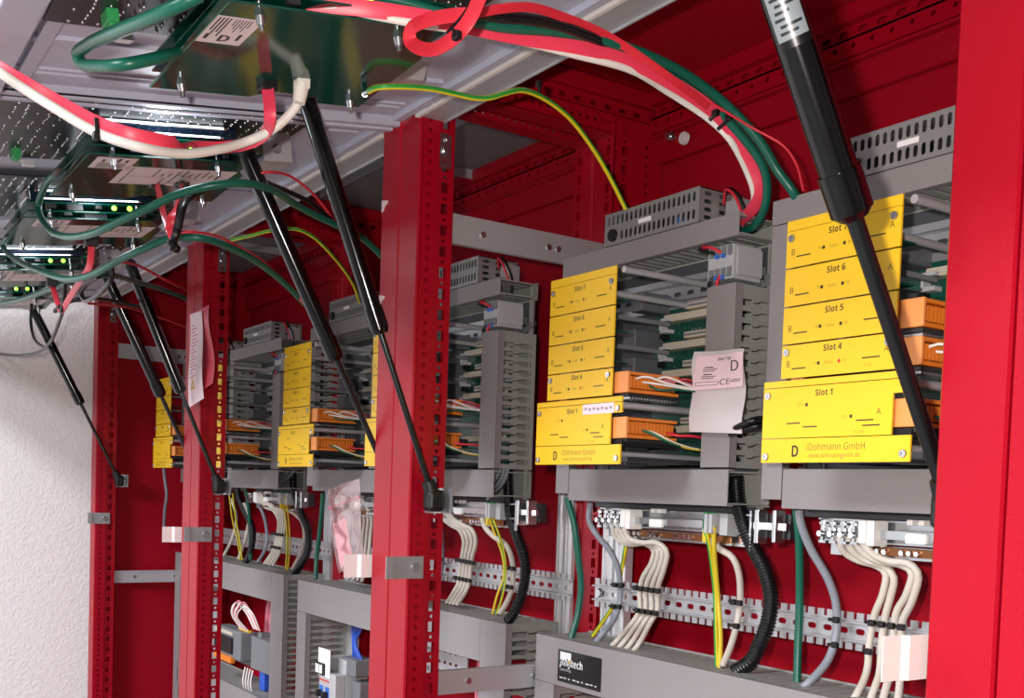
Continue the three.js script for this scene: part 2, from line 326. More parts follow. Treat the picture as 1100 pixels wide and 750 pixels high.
for (let i = 0; i < 3; i++) {
  const x = -0.8 * i;
  const t = thing('folded_plate', 'white folded sheet plate ' + foldWhere[i], 'plate', 'white folded plates', [x, 1.4045, 0]);
  const sec = [[-0.0525, -0.03], [-0.0525, 0.012], [-0.0555, 0.016], [-0.0555, 0.034], [-0.0545, 0.0345], [-0.0543, 0.0165], [-0.0512, 0.0122], [-0.0512, -0.03]].map(([a, b]) => [a, -b]);
  part('sheet', [new THREE.ExtrudeGeometry(outline(sec), { depth: 0.029, bevelEnabled: false }).rotateX(-Math.PI / 2).translate(0, -0.0145, 0)], M.white, t);
}
// plaque on the rear panel of the middle cabinet
{
  const tex = canvasTex(64, 96, (x) => { x.fillStyle = '#cfc9c9'; x.fillRect(0, 0, 64, 96); x.fillStyle = '#3a3a3a'; x.fillRect(6, 6, 22, 8); x.fillStyle = '#3c8a4a'; x.fillRect(44, 4, 14, 8); x.fillStyle = '#777'; for (let y = 22; y < 90; y += 7) { x.fillRect(6, y, 20 + (y * 13 % 14), 2); x.fillRect(34, y, 12 + (y * 7 % 14), 2); } });
  single('rating_plaque', lay(new THREE.PlaneGeometry(0.046, 0.06).toNonIndexed(), [0, 0, 0], [1, 0, 0], [0, 1, 0], [0, 0, 1]).translate(-0.925, 1.915, -0.3795), std({ map: tex, roughness: 0.6 }), 'small grey printed plaque on the red rear panel above the galvanised rail', 'plaque');
}
{ // screw and white button on the rear beam of the nearest cabinet
  const p = [-0.7222,1.9829,-0.362];
  single('bolt', [cyl([p[0], p[1], -0.366], [p[0], p[1], -0.352], 0.004), cyl([p[0], p[1], -0.36], [p[0], p[1], -0.356], 0.007, 0.007, 6)], M.steel, 'shiny bolt in the red rear top beam', 'bolt');
  const q = [-0.6942,1.9731,-0.355];
  single('white_button', [cyl([q[0], q[1], -0.36], [q[0], q[1], -0.3555], 0.0085, 0.0078, 20)], M.capWhite, 'round white cap on the red rear top beam beside a bolt', 'cap');
}
// ------------------------------------------------------------------ slotted cable ducts
function keySlots(len, depth, pitch = 0.0125, w = 0.0072) { // drawn in (along, across)
  const h = [], a = depth * 0.1, b = depth * 0.4, c = depth * 0.52, d = depth * 0.62, e = depth * 0.84, f = depth * 0.92, k = w / 2, q = k * 0.35;
  for (let x = pitch * 0.8; x < len - pitch * 0.6; x += pitch) h.push(['p', [[x - k, a], [x - k, b], [x - q, b + 0.001], [x - q, c], [x - k, d], [x - k, e], [x - q, f], [x + q, f], [x + k, e], [x + k, d], [x + q, c], [x + q, b + 0.001], [x + k, b], [x + k, a]]]);
  return h;
}
function openSlots(len, depth, pitch = 0.0145, w = 0.0044) { const h = []; for (let x = pitch * 0.8; x < len - pitch * 0.6; x += pitch) h.push(['r', x, depth * 0.47, w, depth * 0.84]); return h; }
const slotCache = {};
function slotted(len, depth, kind) { const k = [len.toFixed(4), depth.toFixed(4), kind].join(); return (slotCache[k] ||= sheet(rect(0, len, 0, depth), kind === 'key' ? keySlots(len, depth) : openSlots(len, depth), 0.0015, 3)).clone(); }
// horizontal duct x0..x1, y0..y1, front zf, back zb
function ductH(t, x0, x1, y0, y1, zf, zb, o = {}) {
  const L = x1 - x0, D = zf - zb - 0.002;
  part('back_wall', bx(x0, x1, y0, y1, zb, zb + 0.002), M.ductSide, t);
  part('slotted_wall', lay(slotted(L, D, o.kind || 'open'), [x0, y1 - 0.0035, zf - 0.002], [1, 0, 0], [0, 0, -1], [0, 1, 0]), M.ductSide, t);
  part('slotted_wall', lay(slotted(L, D, o.kind || 'open'), [x0, y0 + 0.002, zf - 0.002], [1, 0, 0], [0, 0, -1], [0, 1, 0]), M.ductSide, t);
  part('cover', [bx(x0, x1, y0, y1, zf - 0.002, zf, 0.0006), bx(x0, x1, y1 - 0.0016, y1, zf - 0.009, zf - 0.001), bx(x0, x1, y0, y0 + 0.0016, zf - 0.009, zf - 0.001)], M.duct, t);
}
function ductV(t, x0, x1, y0, y1, zf, zb) {
  const L = y1 - y0, D = zf - zb - 0.002;
  part('back_wall', bx(x0, x1, y0, y1, zb, zb + 0.002), M.ductSide, t);
  part('slotted_wall', lay(slotted(L, D, 'key'), [x1 - 0.0035, y0, zf - 0.002], [0, 1, 0], [0, 0, -1], [1, 0, 0]), M.ductSide, t);
  part('slotted_wall', lay(slotted(L, D, 'key'), [x0 + 0.002, y0, zf - 0.002], [0, 1, 0], [0, 0, -1], [1, 0, 0]), M.ductSide, t);
  part('cover', [bx(x0, x1, y0, y1, zf - 0.002, zf, 0.0006), bx(x1 - 0.0016, x1, y0, y1, zf - 0.011, zf - 0.001), bx(x0, x0 + 0.0016, y0, y1, zf - 0.011, zf - 0.001)], M.duct, t);
}
// ------------------------------------------------------------------ prints for the yellow plates
const INK = '#2a2410';
function plateTex(w, h, draw) { const S = 9000; return canvasTex(Math.round(w * S), Math.round(h * S), (x, W, H) => { x.fillStyle = '#f2c31c'; x.fillRect(0, 0, W, H); x.fillStyle = INK; draw(x, W, H); }); }
function dots(x, W, cx, cy, red) { x.font = '500 30px sans-serif'; x.textAlign = 'center'; x.fillStyle = '#8a7420'; x.fillText('TX', cx - 130, cy + 10); x.fillText('Status', cx, cy + 10); x.fillText('RX', cx + 145, cy + 10); x.fillStyle = INK; x.beginPath(); x.arc(cx - 95, cy, 14, 0, 7); x.fill(); x.fillStyle = red ? '#e0202c' : INK; x.beginPath(); x.arc(cx + 98, cy, 14, 0, 7); x.fill(); }
function slotPrint(n) { return (x, W, H) => {
  x.textAlign = 'center'; x.font = '600 66px sans-serif'; x.fillText('Slot ' + n, W * 0.47, H * 0.28);
  x.font = '500 66px sans-serif'; x.fillText('A', W * 0.93, H * 0.5); x.fillText('B', W * 0.065, H * 0.66);
  x.fillRect(W * 0.73, H * 0.59, W * 0.15, 10); x.fillRect(W * 0.1, H * 0.7, W * 0.13, 10);
  dots(x, W, W * 0.44, H * 0.62, n === 4); if (n === 4) { x.fillStyle = '#8a7420'; x.font = '500 22px sans-serif'; x.fillText('DC 24V', W * 0.78, H * 0.86); } }; }
const PX0 = 0.105, PX1 = 0.221, WX0 = 0.086, WX1 = 0.239;
const rowsY = [[7, 1.2035, 1.2035 + 0.0315], [6, 1.1705, 1.2025], [5, 1.138, 1.1695], [4, 1.1085, 1.137]].map(([n, a, b]) => [n, a + 0.5004, b + 0.5]);
const texSlot = {}; for (const [n, a, b] of rowsY) texSlot[n] = plateTex(PX1 - PX0, b - a, slotPrint(n));
texSlot[1] = plateTex(WX1 - WX0, 0.0435, (x, W, H) => {
  x.textAlign = 'center'; x.font = '600 66px sans-serif'; x.fillText('Slot 1', W * 0.44, H * 0.2);
  x.font = '500 64px sans-serif'; x.fillText('A', W * 0.8, H * 0.62);
  x.fillRect(W * 0.18, H * 0.7, W * 0.1, 10); x.fillRect(W * 0.3, H * 0.78, W * 0.1, 10); x.fillRect(W * 0.66, H * 0.7, W * 0.11, 10); x.fillRect(W * 0.7, H * 0.8, W * 0.11, 10);
  x.fillStyle = '#8a7420'; x.font = '500 30px sans-serif'; x.fillText('LED', W * 0.27, H * 0.38); x.fillText('LED', W * 0.58, H * 0.66); x.fillText('DC 24V', W * 0.68, H * 0.95);
  x.fillStyle = INK; x.beginPath(); x.arc(W * 0.32, H * 0.36, 14, 0, 7); x.arc(W * 0.625, H * 0.63, 14, 0, 7); x.fill(); });
texSlot.brand = plateTex(WX1 - WX0, 0.0195, (x, W, H) => {
  x.textAlign = 'center'; x.font = '600 118px sans-serif'; x.fillText('D', W * 0.25, H * 0.76);
  x.fillStyle = '#6f5d16'; x.textAlign = 'left'; x.font = '400 70px sans-serif'; x.fillText('iDohmann GmbH', W * 0.33, H * 0.5); x.font = '400 44px sans-serif'; x.fillText('www.dohmanngmbh.de', W * 0.35, H * 0.8); });
texSlot.header = plateTex(PX1 - PX0, 0.0085, (x, W, H) => { x.font = '700 28px sans-serif'; x.fillText('▪▾', W * 0.07, H * 0.6); });
const plateMat = {}; for (const k of Object.keys(texSlot)) plateMat[k] = std({ map: texSlot[k], roughness: 0.36 });
// plate with planar uv over its own bounding rectangle
function yellowPlate(pts, t = 0.002) {
  const g = sheet(pts, [], t), p = g.attributes.position, u = g.attributes.uv; let a = 1e9, b = -1e9, c = 1e9, d = -1e9;
  for (const [x, y] of pts) { a = Math.min(a, x); b = Math.max(b, x); c = Math.min(c, y); d = Math.max(d, y); }
  for (let i = 0; i < p.count; i++) u.setXY(i, (p.getX(i) - a) / (b - a), (p.getY(i) - c) / (d - c));
  return g;
}
const pcbTex = canvasTex(256, 256, (x) => { x.fillStyle = '#0b4236'; x.fillRect(0, 0, 256, 256); x.strokeStyle = '#0f5646'; x.lineWidth = 2; for (let i = 0; i < 40; i++) { const y = (i * 37) % 256; x.beginPath(); x.moveTo(0, y); x.lineTo((i * 53) % 200, y); x.lineTo((i * 53) % 200 + 30, (y + 30) % 256); x.stroke(); } x.fillStyle = '#8ea59a'; for (let i = 0; i < 90; i++) x.fillRect((i * 71) % 256, (i * 113) % 256, 2, 2); });
M.pcbT = std({ map: pcbTex, roughness: 0.3 });
// a wire bundle leaving a connector
const cheapWire = (p, mat, t, r = 0.0011) => part('wire', sweep(p, r, r, { seg: 18, rad: 6 }), mat, t);

// ------------------------------------------------------------------ the six rack units
const unitNames = ['nearest rack', 'rack right of middle post', 'rack behind middle post', 'rack left of middle post', 'rack behind second post', 'rack by white wall'];
const unitX = [-0.385, -0.735, -1.185, -1.535, -1.985, -2.335];
const ZF = -0.2, ZB = -0.264;
// shared geometry
const psuFront = (() => { const h = []; for (let i = 0; i < 19; i++) { const x = 0.008 + i * 0.0081; h.push(['o', x, 0.0285, 0.0046, 0.0105]); if (i > 2) h.push(['o', x, 0.0095, 0.0046, 0.0105]); } return sheet(rect(0, 0.162, 0, 0.038), h, 0.0012, 5); })();
const psuSide = (() => { const h = []; for (const z of [0.012, 0.034, 0.052]) for (let k = 0; k < 4; k++) h.push(['o', z, 0.0065 + k * 0.0085, 0.011, 0.0045]); return sheet(rect(0, 0.064, 0, 0.038), h, 0.0012, 5); })();
function screwHead(p, r = 0.0036) { return [cyl(p, [p[0], p[1], p[2] + 0.0016], r, r * 0.85, 16), bx(p[0] - r * 0.6, p[0] + r * 0.6, p[1] - 0.0005, p[1] + 0.0005, p[2] + 0.0014, p[2] + 0.002), bx(p[0] - 0.0005, p[0] + 0.0005, p[1] - r * 0.6, p[1] + r * 0.6, p[2] + 0.0014, p[2] + 0.002)]; }
function orangeConn(t, x, y, zf, zb, side) { // row of plug terminals along a card edge, x is the card edge
  const w = side > 0 ? 0.021 : 0.014, e = (a, b, ...r) => bxs(x + side * a, x + side * b, ...r);
  const c = part('terminal_plug', [e(0, w, y - 0.0015, y + 0.0015, zb, zf - 0.003), e(0, w, y + 0.017, y + 0.02, zb, zf - 0.003), e(0, 0.008, y, y + 0.019, zb, zf - 0.003)], M.orange, t, 'orange plug-in terminal row');
  part('end_cap', e(0, w + 0.0015, y - 0.002, y + 0.0205, zf - 0.004, zf, 0.001), M.orangeEnd, c);
  const pins = []; for (let z = zb + 0.003; z < zf - 0.006; z += 0.005) pins.push(e(0.006, w - 0.0025, y + 0.0035, y + 0.0155, z, z + 0.0036));
  part('terminal', pins, M.orange, c).userData.kind = 'stuff';
  const fr = []; for (let z = zb; z < zf - 0.003; z += 0.0025) fr.push(e(0, 0.02, y - 0.0055, y - 0.0025, z, z + 0.0012)); part('pin_header', fr, M.dark, c).userData.kind = 'stuff';
  return c;
}
function fix(g) { g.computeVertexNormals(); return g; }
function bxs(x0, x1, ...r) { return bx(Math.min(x0, x1), Math.max(x0, x1), ...r); }
unitX.forEach((X, ui) => {
  const W = unitNames[ui], near = ui < 2, Y = 1.5;
  const B = (x0, x1, y0, y1, z0, z1, r) => bx(X + x0, X + x1, Y + y0, Y + y1, z0, z1, r);
  // carrier plate
  const pl = thing('mounting_plate', 'grey steel carrier plate of the ' + W, 'plate', 'rack carrier plates');
  part('plate', B(0, 0.293, -0.012, 0.3, -0.2685, -0.2655, 0.001), M.carrier, pl);
  const sc = []; for (const y of [0.29, 0.24, 0.18, 0.12, 0.06, 0.02]) sc.push(ball([X + 0.288, Y + y, -0.2652], 0.0028, 8)); sc.forEach((g) => part('screw', g, M.steel, pl));
  part('edge_flange', B(0.2905, 0.293, -0.012, 0.3, -0.2655, -0.259), M.ductSide, pl);
  // ducts
  const d1 = thing('cable_duct', 'horizontal grey cable duct on top of the ' + W, 'cable duct', 'grey cable ducts'); ductH(d1, X, X + 0.304, Y + 0.2755, Y + 0.2995, ZF, ZB);
  const d2 = thing('cable_duct', 'horizontal grey cable duct under the ' + W, 'cable duct', 'grey cable ducts'); ductH(d2, X + 0.0285, X + 0.304, Y - 0.004, Y + 0.0345, ZF, ZB);
  part('cover_line', [B(0.0285, 0.304, 0.0148, 0.0154, ZF - 0.001, ZF + 0.0004)], M.duct, d2);
  const d3 = thing('cable_duct', 'upright grey cable duct right of the cards, ' + W, 'cable duct', 'grey cable ducts'); ductV(d3, X + 0.262, X + 0.304, Y + 0.0365, Y + 0.2275, ZF, ZB);
  const d4 = thing('cable_duct', 'upright grey cable duct left of the cards, ' + W, 'cable duct', 'grey cable ducts'); ductV(d4, X + 0.0008, X + 0.027, Y + 0.0045, Y + 0.2745, ZF, ZB);
  // power supply on top
  const ps = thing('power_supply', 'perforated metal power supply box on the ' + W, 'power supply', 'perforated power supplies');
  const px = X + 0.08, py = Y + 0.301;
  part('perforated_front', lay(psuFront.clone(), [px, py, ZF - 0.003], [1, 0, 0], [0, 1, 0], [0, 0, 1]), M.psu, ps);
  part('perforated_side', lay(psuSide.clone(), [px + 0.1608, py, ZF - 0.003], [0, 0, -1], [0, 1, 0], [1, 0, 0]), M.psu, ps);
  part('case', [bx(px, px + 0.0012, py, py + 0.038, ZB - 0.004, ZF - 0.003), bx(px, px + 0.162, py, py + 0.0012, ZB - 0.004, ZF - 0.003), bx(px, px + 0.162, py, py + 0.038, ZB - 0.005, ZB - 0.0038), bx(px, px + 0.162, py + 0.0368, py + 0.038, ZB - 0.004, ZF - 0.003)], M.psu, ps);
  part('knob', [cyl([px + 0.017, py + 0.011, ZF - 0.003], [px + 0.017, py + 0.011, ZF + 0.002], 0.0075, 0.007, 20)], M.blackPlastic, ps, 'round black knob');
  part('inner_coil', [cyl([px + 0.03, py + 0.015, -0.235], [px + 0.07, py + 0.015, -0.235], 0.012), bx(px + 0.09, px + 0.15, py + 0.003, py + 0.022, -0.25, -0.22)], M.dark, ps);
  part('type_label', bx(px + 0.062, px + 0.084, py + 0.0165, py + 0.0215, ZF - 0.0018, ZF - 0.0014), M.paper, ps, 'small white type label');
  if (near) part('blue_part', bx(px + 0.118, px + 0.124, py + 0.005, py + 0.014, -0.215, -0.21), M.blue, ps);
  // plug and connector at the right end of the supply
  part('end_terminal', [bx(px + 0.168, px + 0.19, py - 0.002, py + 0.026, -0.255, -0.235, 0.001), bx(px + 0.172, px + 0.178, py + 0.026, py + 0.03, -0.25, -0.24)], M.galvDull, ps);
  part('lead', [sweep([[px + 0.16, py + 0.025, -0.24], [px + 0.175, py + 0.037, -0.23], [px + 0.19, py + 0.03, -0.228], [px + 0.2, py + 0.005, -0.235], [px + 0.2, py - 0.02, -0.235]], 0.0018)], M.wireBlack, ps);
  part('lead', [sweep([[px + 0.165, py + 0.024, -0.235], [px + 0.182, py + 0.034, -0.222], [px + 0.196, py + 0.022, -0.222], [px + 0.203, py - 0.005, -0.23]], 0.0016)], M.wireRed, ps);
  // din rail and grey terminal block under the top duct
  const dr = thing('mounting_rail', 'slotted steel rail under the top duct, ' + W, 'rail', 'steel mounting rails');
  const rh = []; for (let x = 0.015; x < 0.29; x += 0.022) rh.push(['o', x, 0.0175, 0.012, 0.005]);
  part('rail', [lay(sheet(rect(0, 0.262, 0.008, 0.027), rh, 0.001, 5), [X + 0.03, Y + 0.224, -0.2555], [1, 0, 0], [0, 1, 0], [0, 0, 1]), B(0.03, 0.292, 0.223, 0.232, -0.249, -0.248), B(0.03, 0.292, 0.251, 0.259, -0.249, -0.248), B(0.03, 0.292, 0.231, 0.2322, -0.2555, -0.248), B(0.03, 0.292, 0.2505, 0.2517, -0.2555, -0.248)], M.galv, dr);
  const tb = thing('terminal_block', 'grey terminal block with blue levers on the ' + W, 'terminal block', 'grey terminal blocks');
  part('body', [B(0.256, 0.293, 0.234, 0.27, -0.247, -0.205, 0.001), B(0.2945, 0.2965, 0.238, 0.266, -0.245, -0.209)], M.lightPlastic, tb);
  for (let k = 0; k < 4; k++) { const x = 0.2595 + k * 0.0088; part('clamp', [B(x, x + 0.006, 0.2585, 0.2685, -0.206, -0.2035), B(x, x + 0.006, 0.236, 0.246, -0.206, -0.2035)], M.greyPlastic, tb); if (k === 1 || k === 2) part('blue_lever', [B(x + 0.001, x + 0.005, 0.2565, 0.2605, -0.205, -0.2015), B(x + 0.001, x + 0.005, 0.234, 0.2385, -0.205, -0.2015)], M.blue, tb); }
  part('wire', sweep([[X + 0.277, Y + 0.262, -0.204], [X + 0.268, Y + 0.268, -0.1975], [X + 0.25, Y + 0.272, -0.2025], [X + 0.244, Y + 0.279, -0.215]], 0.0017), M.wireRed, tb);
  part('wire', sweep([[X + 0.268, Y + 0.262, -0.204], [X + 0.258, Y + 0.266, -0.1985], [X + 0.244, Y + 0.27, -0.2035], [X + 0.236, Y + 0.279, -0.216]], 0.0017), M.wireBlack, tb);
  part('wire', sweep([[X + 0.278, Y + 0.238, -0.2025], [X + 0.276, Y + 0.23, -0.2], [X + 0.273, Y + 0.224, -0.21]], 0.0018), M.wireRed, tb);
  part('wire', sweep([[X + 0.269, Y + 0.238, -0.2025], [X + 0.264, Y + 0.231, -0.2], [X + 0.258, Y + 0.224, -0.21]], 0.0018), M.wireBlack, tb);
  // card cage: backplane, rods, guides, connectors
  const cg = thing('card_cage', 'card cage with green backplane of the ' + W, 'card cage', 'card cages');
  part('backplane', B(0.122, 0.258, 0.042, 0.231, -0.2525, -0.251), M.pcbT, cg, 'dark green circuit board');
  for (const y of [0.209, 0.1765, 0.1445, 0.08]) { // beige multipole sockets
    const s = part('socket', [B(0.152, 0.256, y - 0.002, y + 0.0065, -0.251, -0.237, 0.0008), B(0.195, 0.257, y + 0.0075, y + 0.0145, -0.251, -0.23, 0.0008)], M.beigeConn, cg);
    part('pin_row', B(0.197, 0.255, y + 0.0098, y + 0.0122, -0.23, -0.2292), M.greyPlastic, s);
  }
  for (const [x, y] of [[0.145, 0.192], [0.148, 0.128], [0.14, 0.16]]) part('small_part', cyl([X + x, Y + y, -0.251], [X + x, Y + y, -0.241], 0.0038, 0.0038, 10), M.blackPlastic, cg);
  for (let k = 0; k < 3; k++) part('solder_joint', ball([X + 0.188 + k * 0.006, Y + 0.197, -0.25], 0.0013, 6), M.solder, cg);
  for (const [x, y, r] of [[0.228, 0.2395, 0.0036], [0.197, 0.2205, 0.0034], [0.229, 0.0985, 0.0038], [0.229, 0.0465, 0.0038]]) part('rod', cyl([X + x, Y + y, -0.113], [X + x, Y + y, -0.25], r, r, 12), M.galvDull, cg);
  for (const y of [0.201, 0.1685, 0.136]) { const g = part('guide_bar', B(0.1605, 0.1655, y, y + 0.0045, -0.236, -0.113), M.greyPlastic, cg); part('bar_clip', [B(0.152, 0.1665, y + 0.006, y + 0.0095, -0.242, -0.23, 0.0008), B(0.152, 0.1665, y - 0.0075, y - 0.003, -0.242, -0.23, 0.0008), B(0.152, 0.155, y - 0.0075, y + 0.0095, -0.242, -0.23, 0.0008)], M.lightPlastic, g); }
  for (const [x, y] of [[0.128, 0.218], [0.118, 0.176], [0.118, 0.144]]) part('relay', B(x, x + 0.022, y, y + 0.022, -0.25, -0.205, 0.002), M.moduleGrey, cg);
  // cards with yellow front plates
  const cw = 'yellow rack ' + W;
  const zf = -0.108;
  const hd = thing('rack_header', 'narrow blank yellow strip topping the ' + W, 'front plate', 'yellow header strips');
  const hdp = part('front_plate', yellowPlate(rect(PX0, PX1, 1.7355, 1.744)), plateMat.header, hd); hdp.position.set(X, 0, zf - 0.002);
  part('carrier', B(PX0 + 0.01, PX1 - 0.004, 0.2375, 0.2425, zf - 0.01, zf - 0.0021), M.dark, hd);
  for (const [n, y0, y1] of rowsY) {
    const c = thing('slot_card', `${['topmost', 'second', 'third', 'fourth'][7 - n]} yellow card from the top, printed Slot ${n}, ` + W, 'circuit card', 'yellow slot cards');
    const fp = part('front_plate', yellowPlate(rect(PX0, PX1, y0, y1)), plateMat[n], c); fp.position.set(X, 0, zf - 0.002);
    part('card_board', bx(X + PX0 + 0.004, X + PX1 - 0.006, y0 + 0.006, y0 + 0.0076, n === 4 || ui === 0 && n === 5 ? -0.235 : -0.135, zf - 0.002), M.pcb, c);
    if (n === 7 || n === 4) for (const q of [[X + PX0 + 0.0055, y1 - 0.006, zf], [X + PX1 - 0.0065, y1 - 0.0065, zf]]) part('plate_screw', screwHead(q), M.steel, c);
    if (n === 4 || (ui === 0 && n === 5)) {
      orangeConn(c, X + PX1 - 0.002, y0 + 0.004, zf - 0.0045, -0.185, 1);
      if (n === 4) orangeConn(c, X + PX0 + 0.002, y0 + 0.004, -0.135, -0.2, -1);
      part('edge_pins', (() => { const a = []; for (let z = -0.185; z < -0.118; z += 0.004) a.push(bx(X + PX1 - 0.001, X + PX1 + 0.016, y0 - 0.004, y0 - 0.002, z, z + 0.0015)); return a; })(), M.solder, c).userData.kind = 'stuff';
    }
  }
  { // Slot 1, wide plate with a stepped right edge
    const c = thing('slot_card', 'wide card with yellow plate printed Slot 1, ' + W, 'circuit card', 'yellow wide cards');
    const top = part('front_plate', yellowPlate(rect(WX0, WX1, 1.6015, 1.607)), M.yellow, c); top.position.set(X, 0, zf - 0.002);
    const fp = part('front_plate', yellowPlate([[WX0, 1.5575], [PX1, 1.5575], [PX1, 1.59], [WX1, 1.59], [WX1, 1.6008], [WX0, 1.6008]]), plateMat[1], c); fp.position.set(X, 0, zf - 0.002);
    for (const q of [[X + WX0 + 0.0055, 1.5945, zf], [X + WX1 - 0.006, 1.5945, zf]]) part('plate_screw', screwHead(q), M.steel, c);
    part('card_board', B(WX0 + 0.01, PX1 - 0.004, 0.066, 0.0676, -0.235, zf - 0.002), M.pcb, c);
    orangeConn(c, X + PX1 - 0.002, 1.5655, zf - 0.0045, -0.185, 1);
    part('edge_strip', B(PX0, PX1 + 0.014, 0.0555, 0.062, -0.19, zf - 0.006), M.blackMatte, c);
    for (const g of [B(0.13, 0.15, 0.068, 0.085, -0.17, -0.13, 0.001), B(0.16, 0.2, 0.068, 0.08, -0.22, -0.19, 0.001), B(PX1 - 0.02, PX1 + 0.002, 0.036, 0.056, -0.16, -0.13, 0.001), B(PX1 - 0.03, PX1 - 0.008, 0.038, 0.052, -0.2, -0.165, 0.001)]) part('component', g, M.dark, c);
    if (ui === 1) { const tp = canvasTex(256, 64, (x) => { x.fillStyle = '#efe0e6'; x.fillRect(0, 0, 256, 64); x.fillStyle = '#a89aa6'; for (let k = 0; k < 7; k++) x.fillRect(14 + k * 34, 22 + (k % 2) * 4, 22, 16); }); const m = part('name_tape', new THREE.PlaneGeometry(0.054, 0.011), std({ map: tp, roughness: 0.5 }), c, 'pale tape strip'); m.position.set(X + 0.2, 1.5955, zf + 0.0004); }
  }
  { const c = thing('brand_strip', 'yellow strip with a large letter D, ' + W, 'front plate', 'yellow brand strips');
    const fp = part('front_plate', yellowPlate(rect(WX0, WX1, 1.5362, 1.5568)), plateMat.brand, c); fp.position.set(X, 0, zf - 0.002);
    for (const q of [[X + WX0 + 0.0055, 1.5415, zf], [X + WX1 - 0.006, 1.5425, zf]]) part('plate_screw', screwHead(q), M.steel, c);
    part('carrier', B(WX0 + 0.015, WX1 + 0.01, 0.039, 0.044, -0.25, zf - 0.0021), M.dark, c); }
  // loose wires from the orange plugs to the right-hand duct
  if (ui < 5) {
    const w = thing('wire_bundle', 'loose coloured wires from the orange plugs, ' + W, 'wires', 'rack wire bundles');
    const x0 = X + PX1 + 0.012, x1 = X + 0.264;
    const cols = [M.wireWhite, M.wireWhite, M.wireGreen, M.wireWhite, M.wirePink, M.wirePink, M.wireRed];
    cols.forEach((m, k) => { const z = -0.125 - k * 0.009, y = 1.6245, dy = [0.004, -0.002, -0.008, 0.006, 0.004, 0.003, 0.006][k]; cheapWire([[x0 - 0.002, y, z], [x0 + 0.012, y + dy, z - 0.008], [x0 + 0.024, y - 0.004 + dy * 0.4, z - 0.03], [x1 - 0.002, y - 0.006 - k * 0.001, -0.21 - k * 0.003], [x1 + 0.012, y - 0.008, -0.23]], m, w, 0.0013); });
    [[M.wireYellow, -0.14], [M.wireWhite, -0.145], [M.wireGreen, -0.138], [M.wireRed, -0.172], [M.wireRed, -0.178], [M.wireBlack, -0.182]].forEach(([m, z], k) => { const y = 1.574, s = k < 3 ? -0.018 : -0.006; cheapWire([[x0, y, z], [x0 + 0.012, y - 0.004, z - 0.006], [x0 + 0.022, y + s * 0.7, z - 0.022], [x1 - 0.006, y + s, -0.21], [x1 + 0.012, y + s * 0.4 - 0.002 * k, -0.23]], m, w, 0.0014); });
  }
});
// ------------------------------------------------------------------ lower duct frames, slotted rails, shield bars
const LW = ['in the nearest cabinet', 'left of middle post', 'by the white wall'];
for (let i = 0; i < 3; i++) {
  const ox = -0.8 * i, W = LW[i], Y = 1.5, zf = -0.2, zb = -0.288, yt = Y - 0.179 + i * 0.003;
  const a = thing('cable_duct', 'lower horizontal grey cable duct ' + W, 'cable duct', 'lower cable ducts'); ductH(a, ox - 0.765, ox - 0.103, yt - 0.06, yt, zf, zb);
  const b = thing('cable_duct', 'lower upright grey cable duct at the left end ' + W, 'cable duct', 'lower cable ducts'); ductV(b, ox - 0.765, ox - 0.723, yt - 0.75, yt - 0.0605, zf, zb);
  const c = thing('cable_duct', 'lower upright grey cable duct at the right end ' + W, 'cable duct', 'lower cable ducts'); ductV(c, ox - 0.1025, ox - 0.037, yt - 0.75, yt, zf, zb);
  // slotted rail with toothed edges carrying the tied cables
  const r = thing('slotted_rail', 'horizontal slotted cable rail with toothed edges ' + W, 'rail', 'toothed cable rails');
  const pts = [], x0 = ox - 0.752, x1 = ox - 0.008, top = Y - 0.1065, bot = Y - 0.1445; let n = 0;
  pts.push([x0, bot + 0.009]);
  for (let x = x0; x < x1 - 0.006; x += 0.0125) { pts.push([x, bot], [x + 0.0085, bot], [x + 0.0085, bot + 0.007], [x + 0.0125, bot + 0.007]); n++; }
  const xe = x0 + n * 0.0125; pts.push([xe, top - 0.007]);
  for (let x = xe; x > x0 + 0.006; x -= 0.0125) pts.push([x - 0.004, top - 0.007], [x - 0.004, top], [x - 0.0125, top], [x - 0.0125, top - 0.007]);
  pts.pop(); pts.push([x0, top]);
  const clean = pts.filter((p, k) => !k || Math.hypot(p[0] - pts[k - 1][0], p[1] - pts[k - 1][1]) > 1e-5);
  const hs = []; for (let x = x0 + 0.02; x < xe - 0.01; x += 0.0205) hs.push(['o', x, (top + bot) / 2, 0.0115, 0.0062]);
  part('rail', [sheet(clean, hs, 0.0018, 5).translate(0, 0, -0.286), bx(x0, xe, top - 0.0105, top - 0.009, -0.284, -0.279), bx(x0, xe, bot + 0.009, bot + 0.0105, -0.284, -0.279)], M.galvDull, r);
  part('rail_screw', [cyl([x0 + 0.012, (top + bot) / 2, -0.286], [x0 + 0.012, (top + bot) / 2, -0.279], 0.0065, 0.0055, 6)], M.steel, r);
  // upright aluminium profiles behind the rail
  for (const [xa, xb, nm] of [[-0.742, -0.694, 'left'], [-0.046, -0.01, 'right']]) {
    const p = thing('upright_profile', `upright ribbed aluminium profile, ${nm} end of toothed rail ` + W, 'profile', 'aluminium uprights');
    const w = xb - xa, s = outline([[0, 0], [w, 0], [w, 0.012], [w - 0.004, 0.012], [w - 0.004, 0.008], [w * 0.68, 0.008], [w * 0.68, 0.012], [w * 0.56, 0.012], [w * 0.56, 0.004], [w * 0.44, 0.004], [w * 0.44, 0.012], [w * 0.32, 0.012], [w * 0.32, 0.008], [0.004, 0.008], [0.004, 0.012], [0, 0.012]].map(([a, b]) => [a, 0.012 - b]));
    part('profile', new THREE.ExtrudeGeometry(s, { depth: 1.1, bevelEnabled: false }).rotateX(-Math.PI / 2).translate(ox + xa, 0.42, -0.286 - 0.0005), M.alu, p);
  }
}
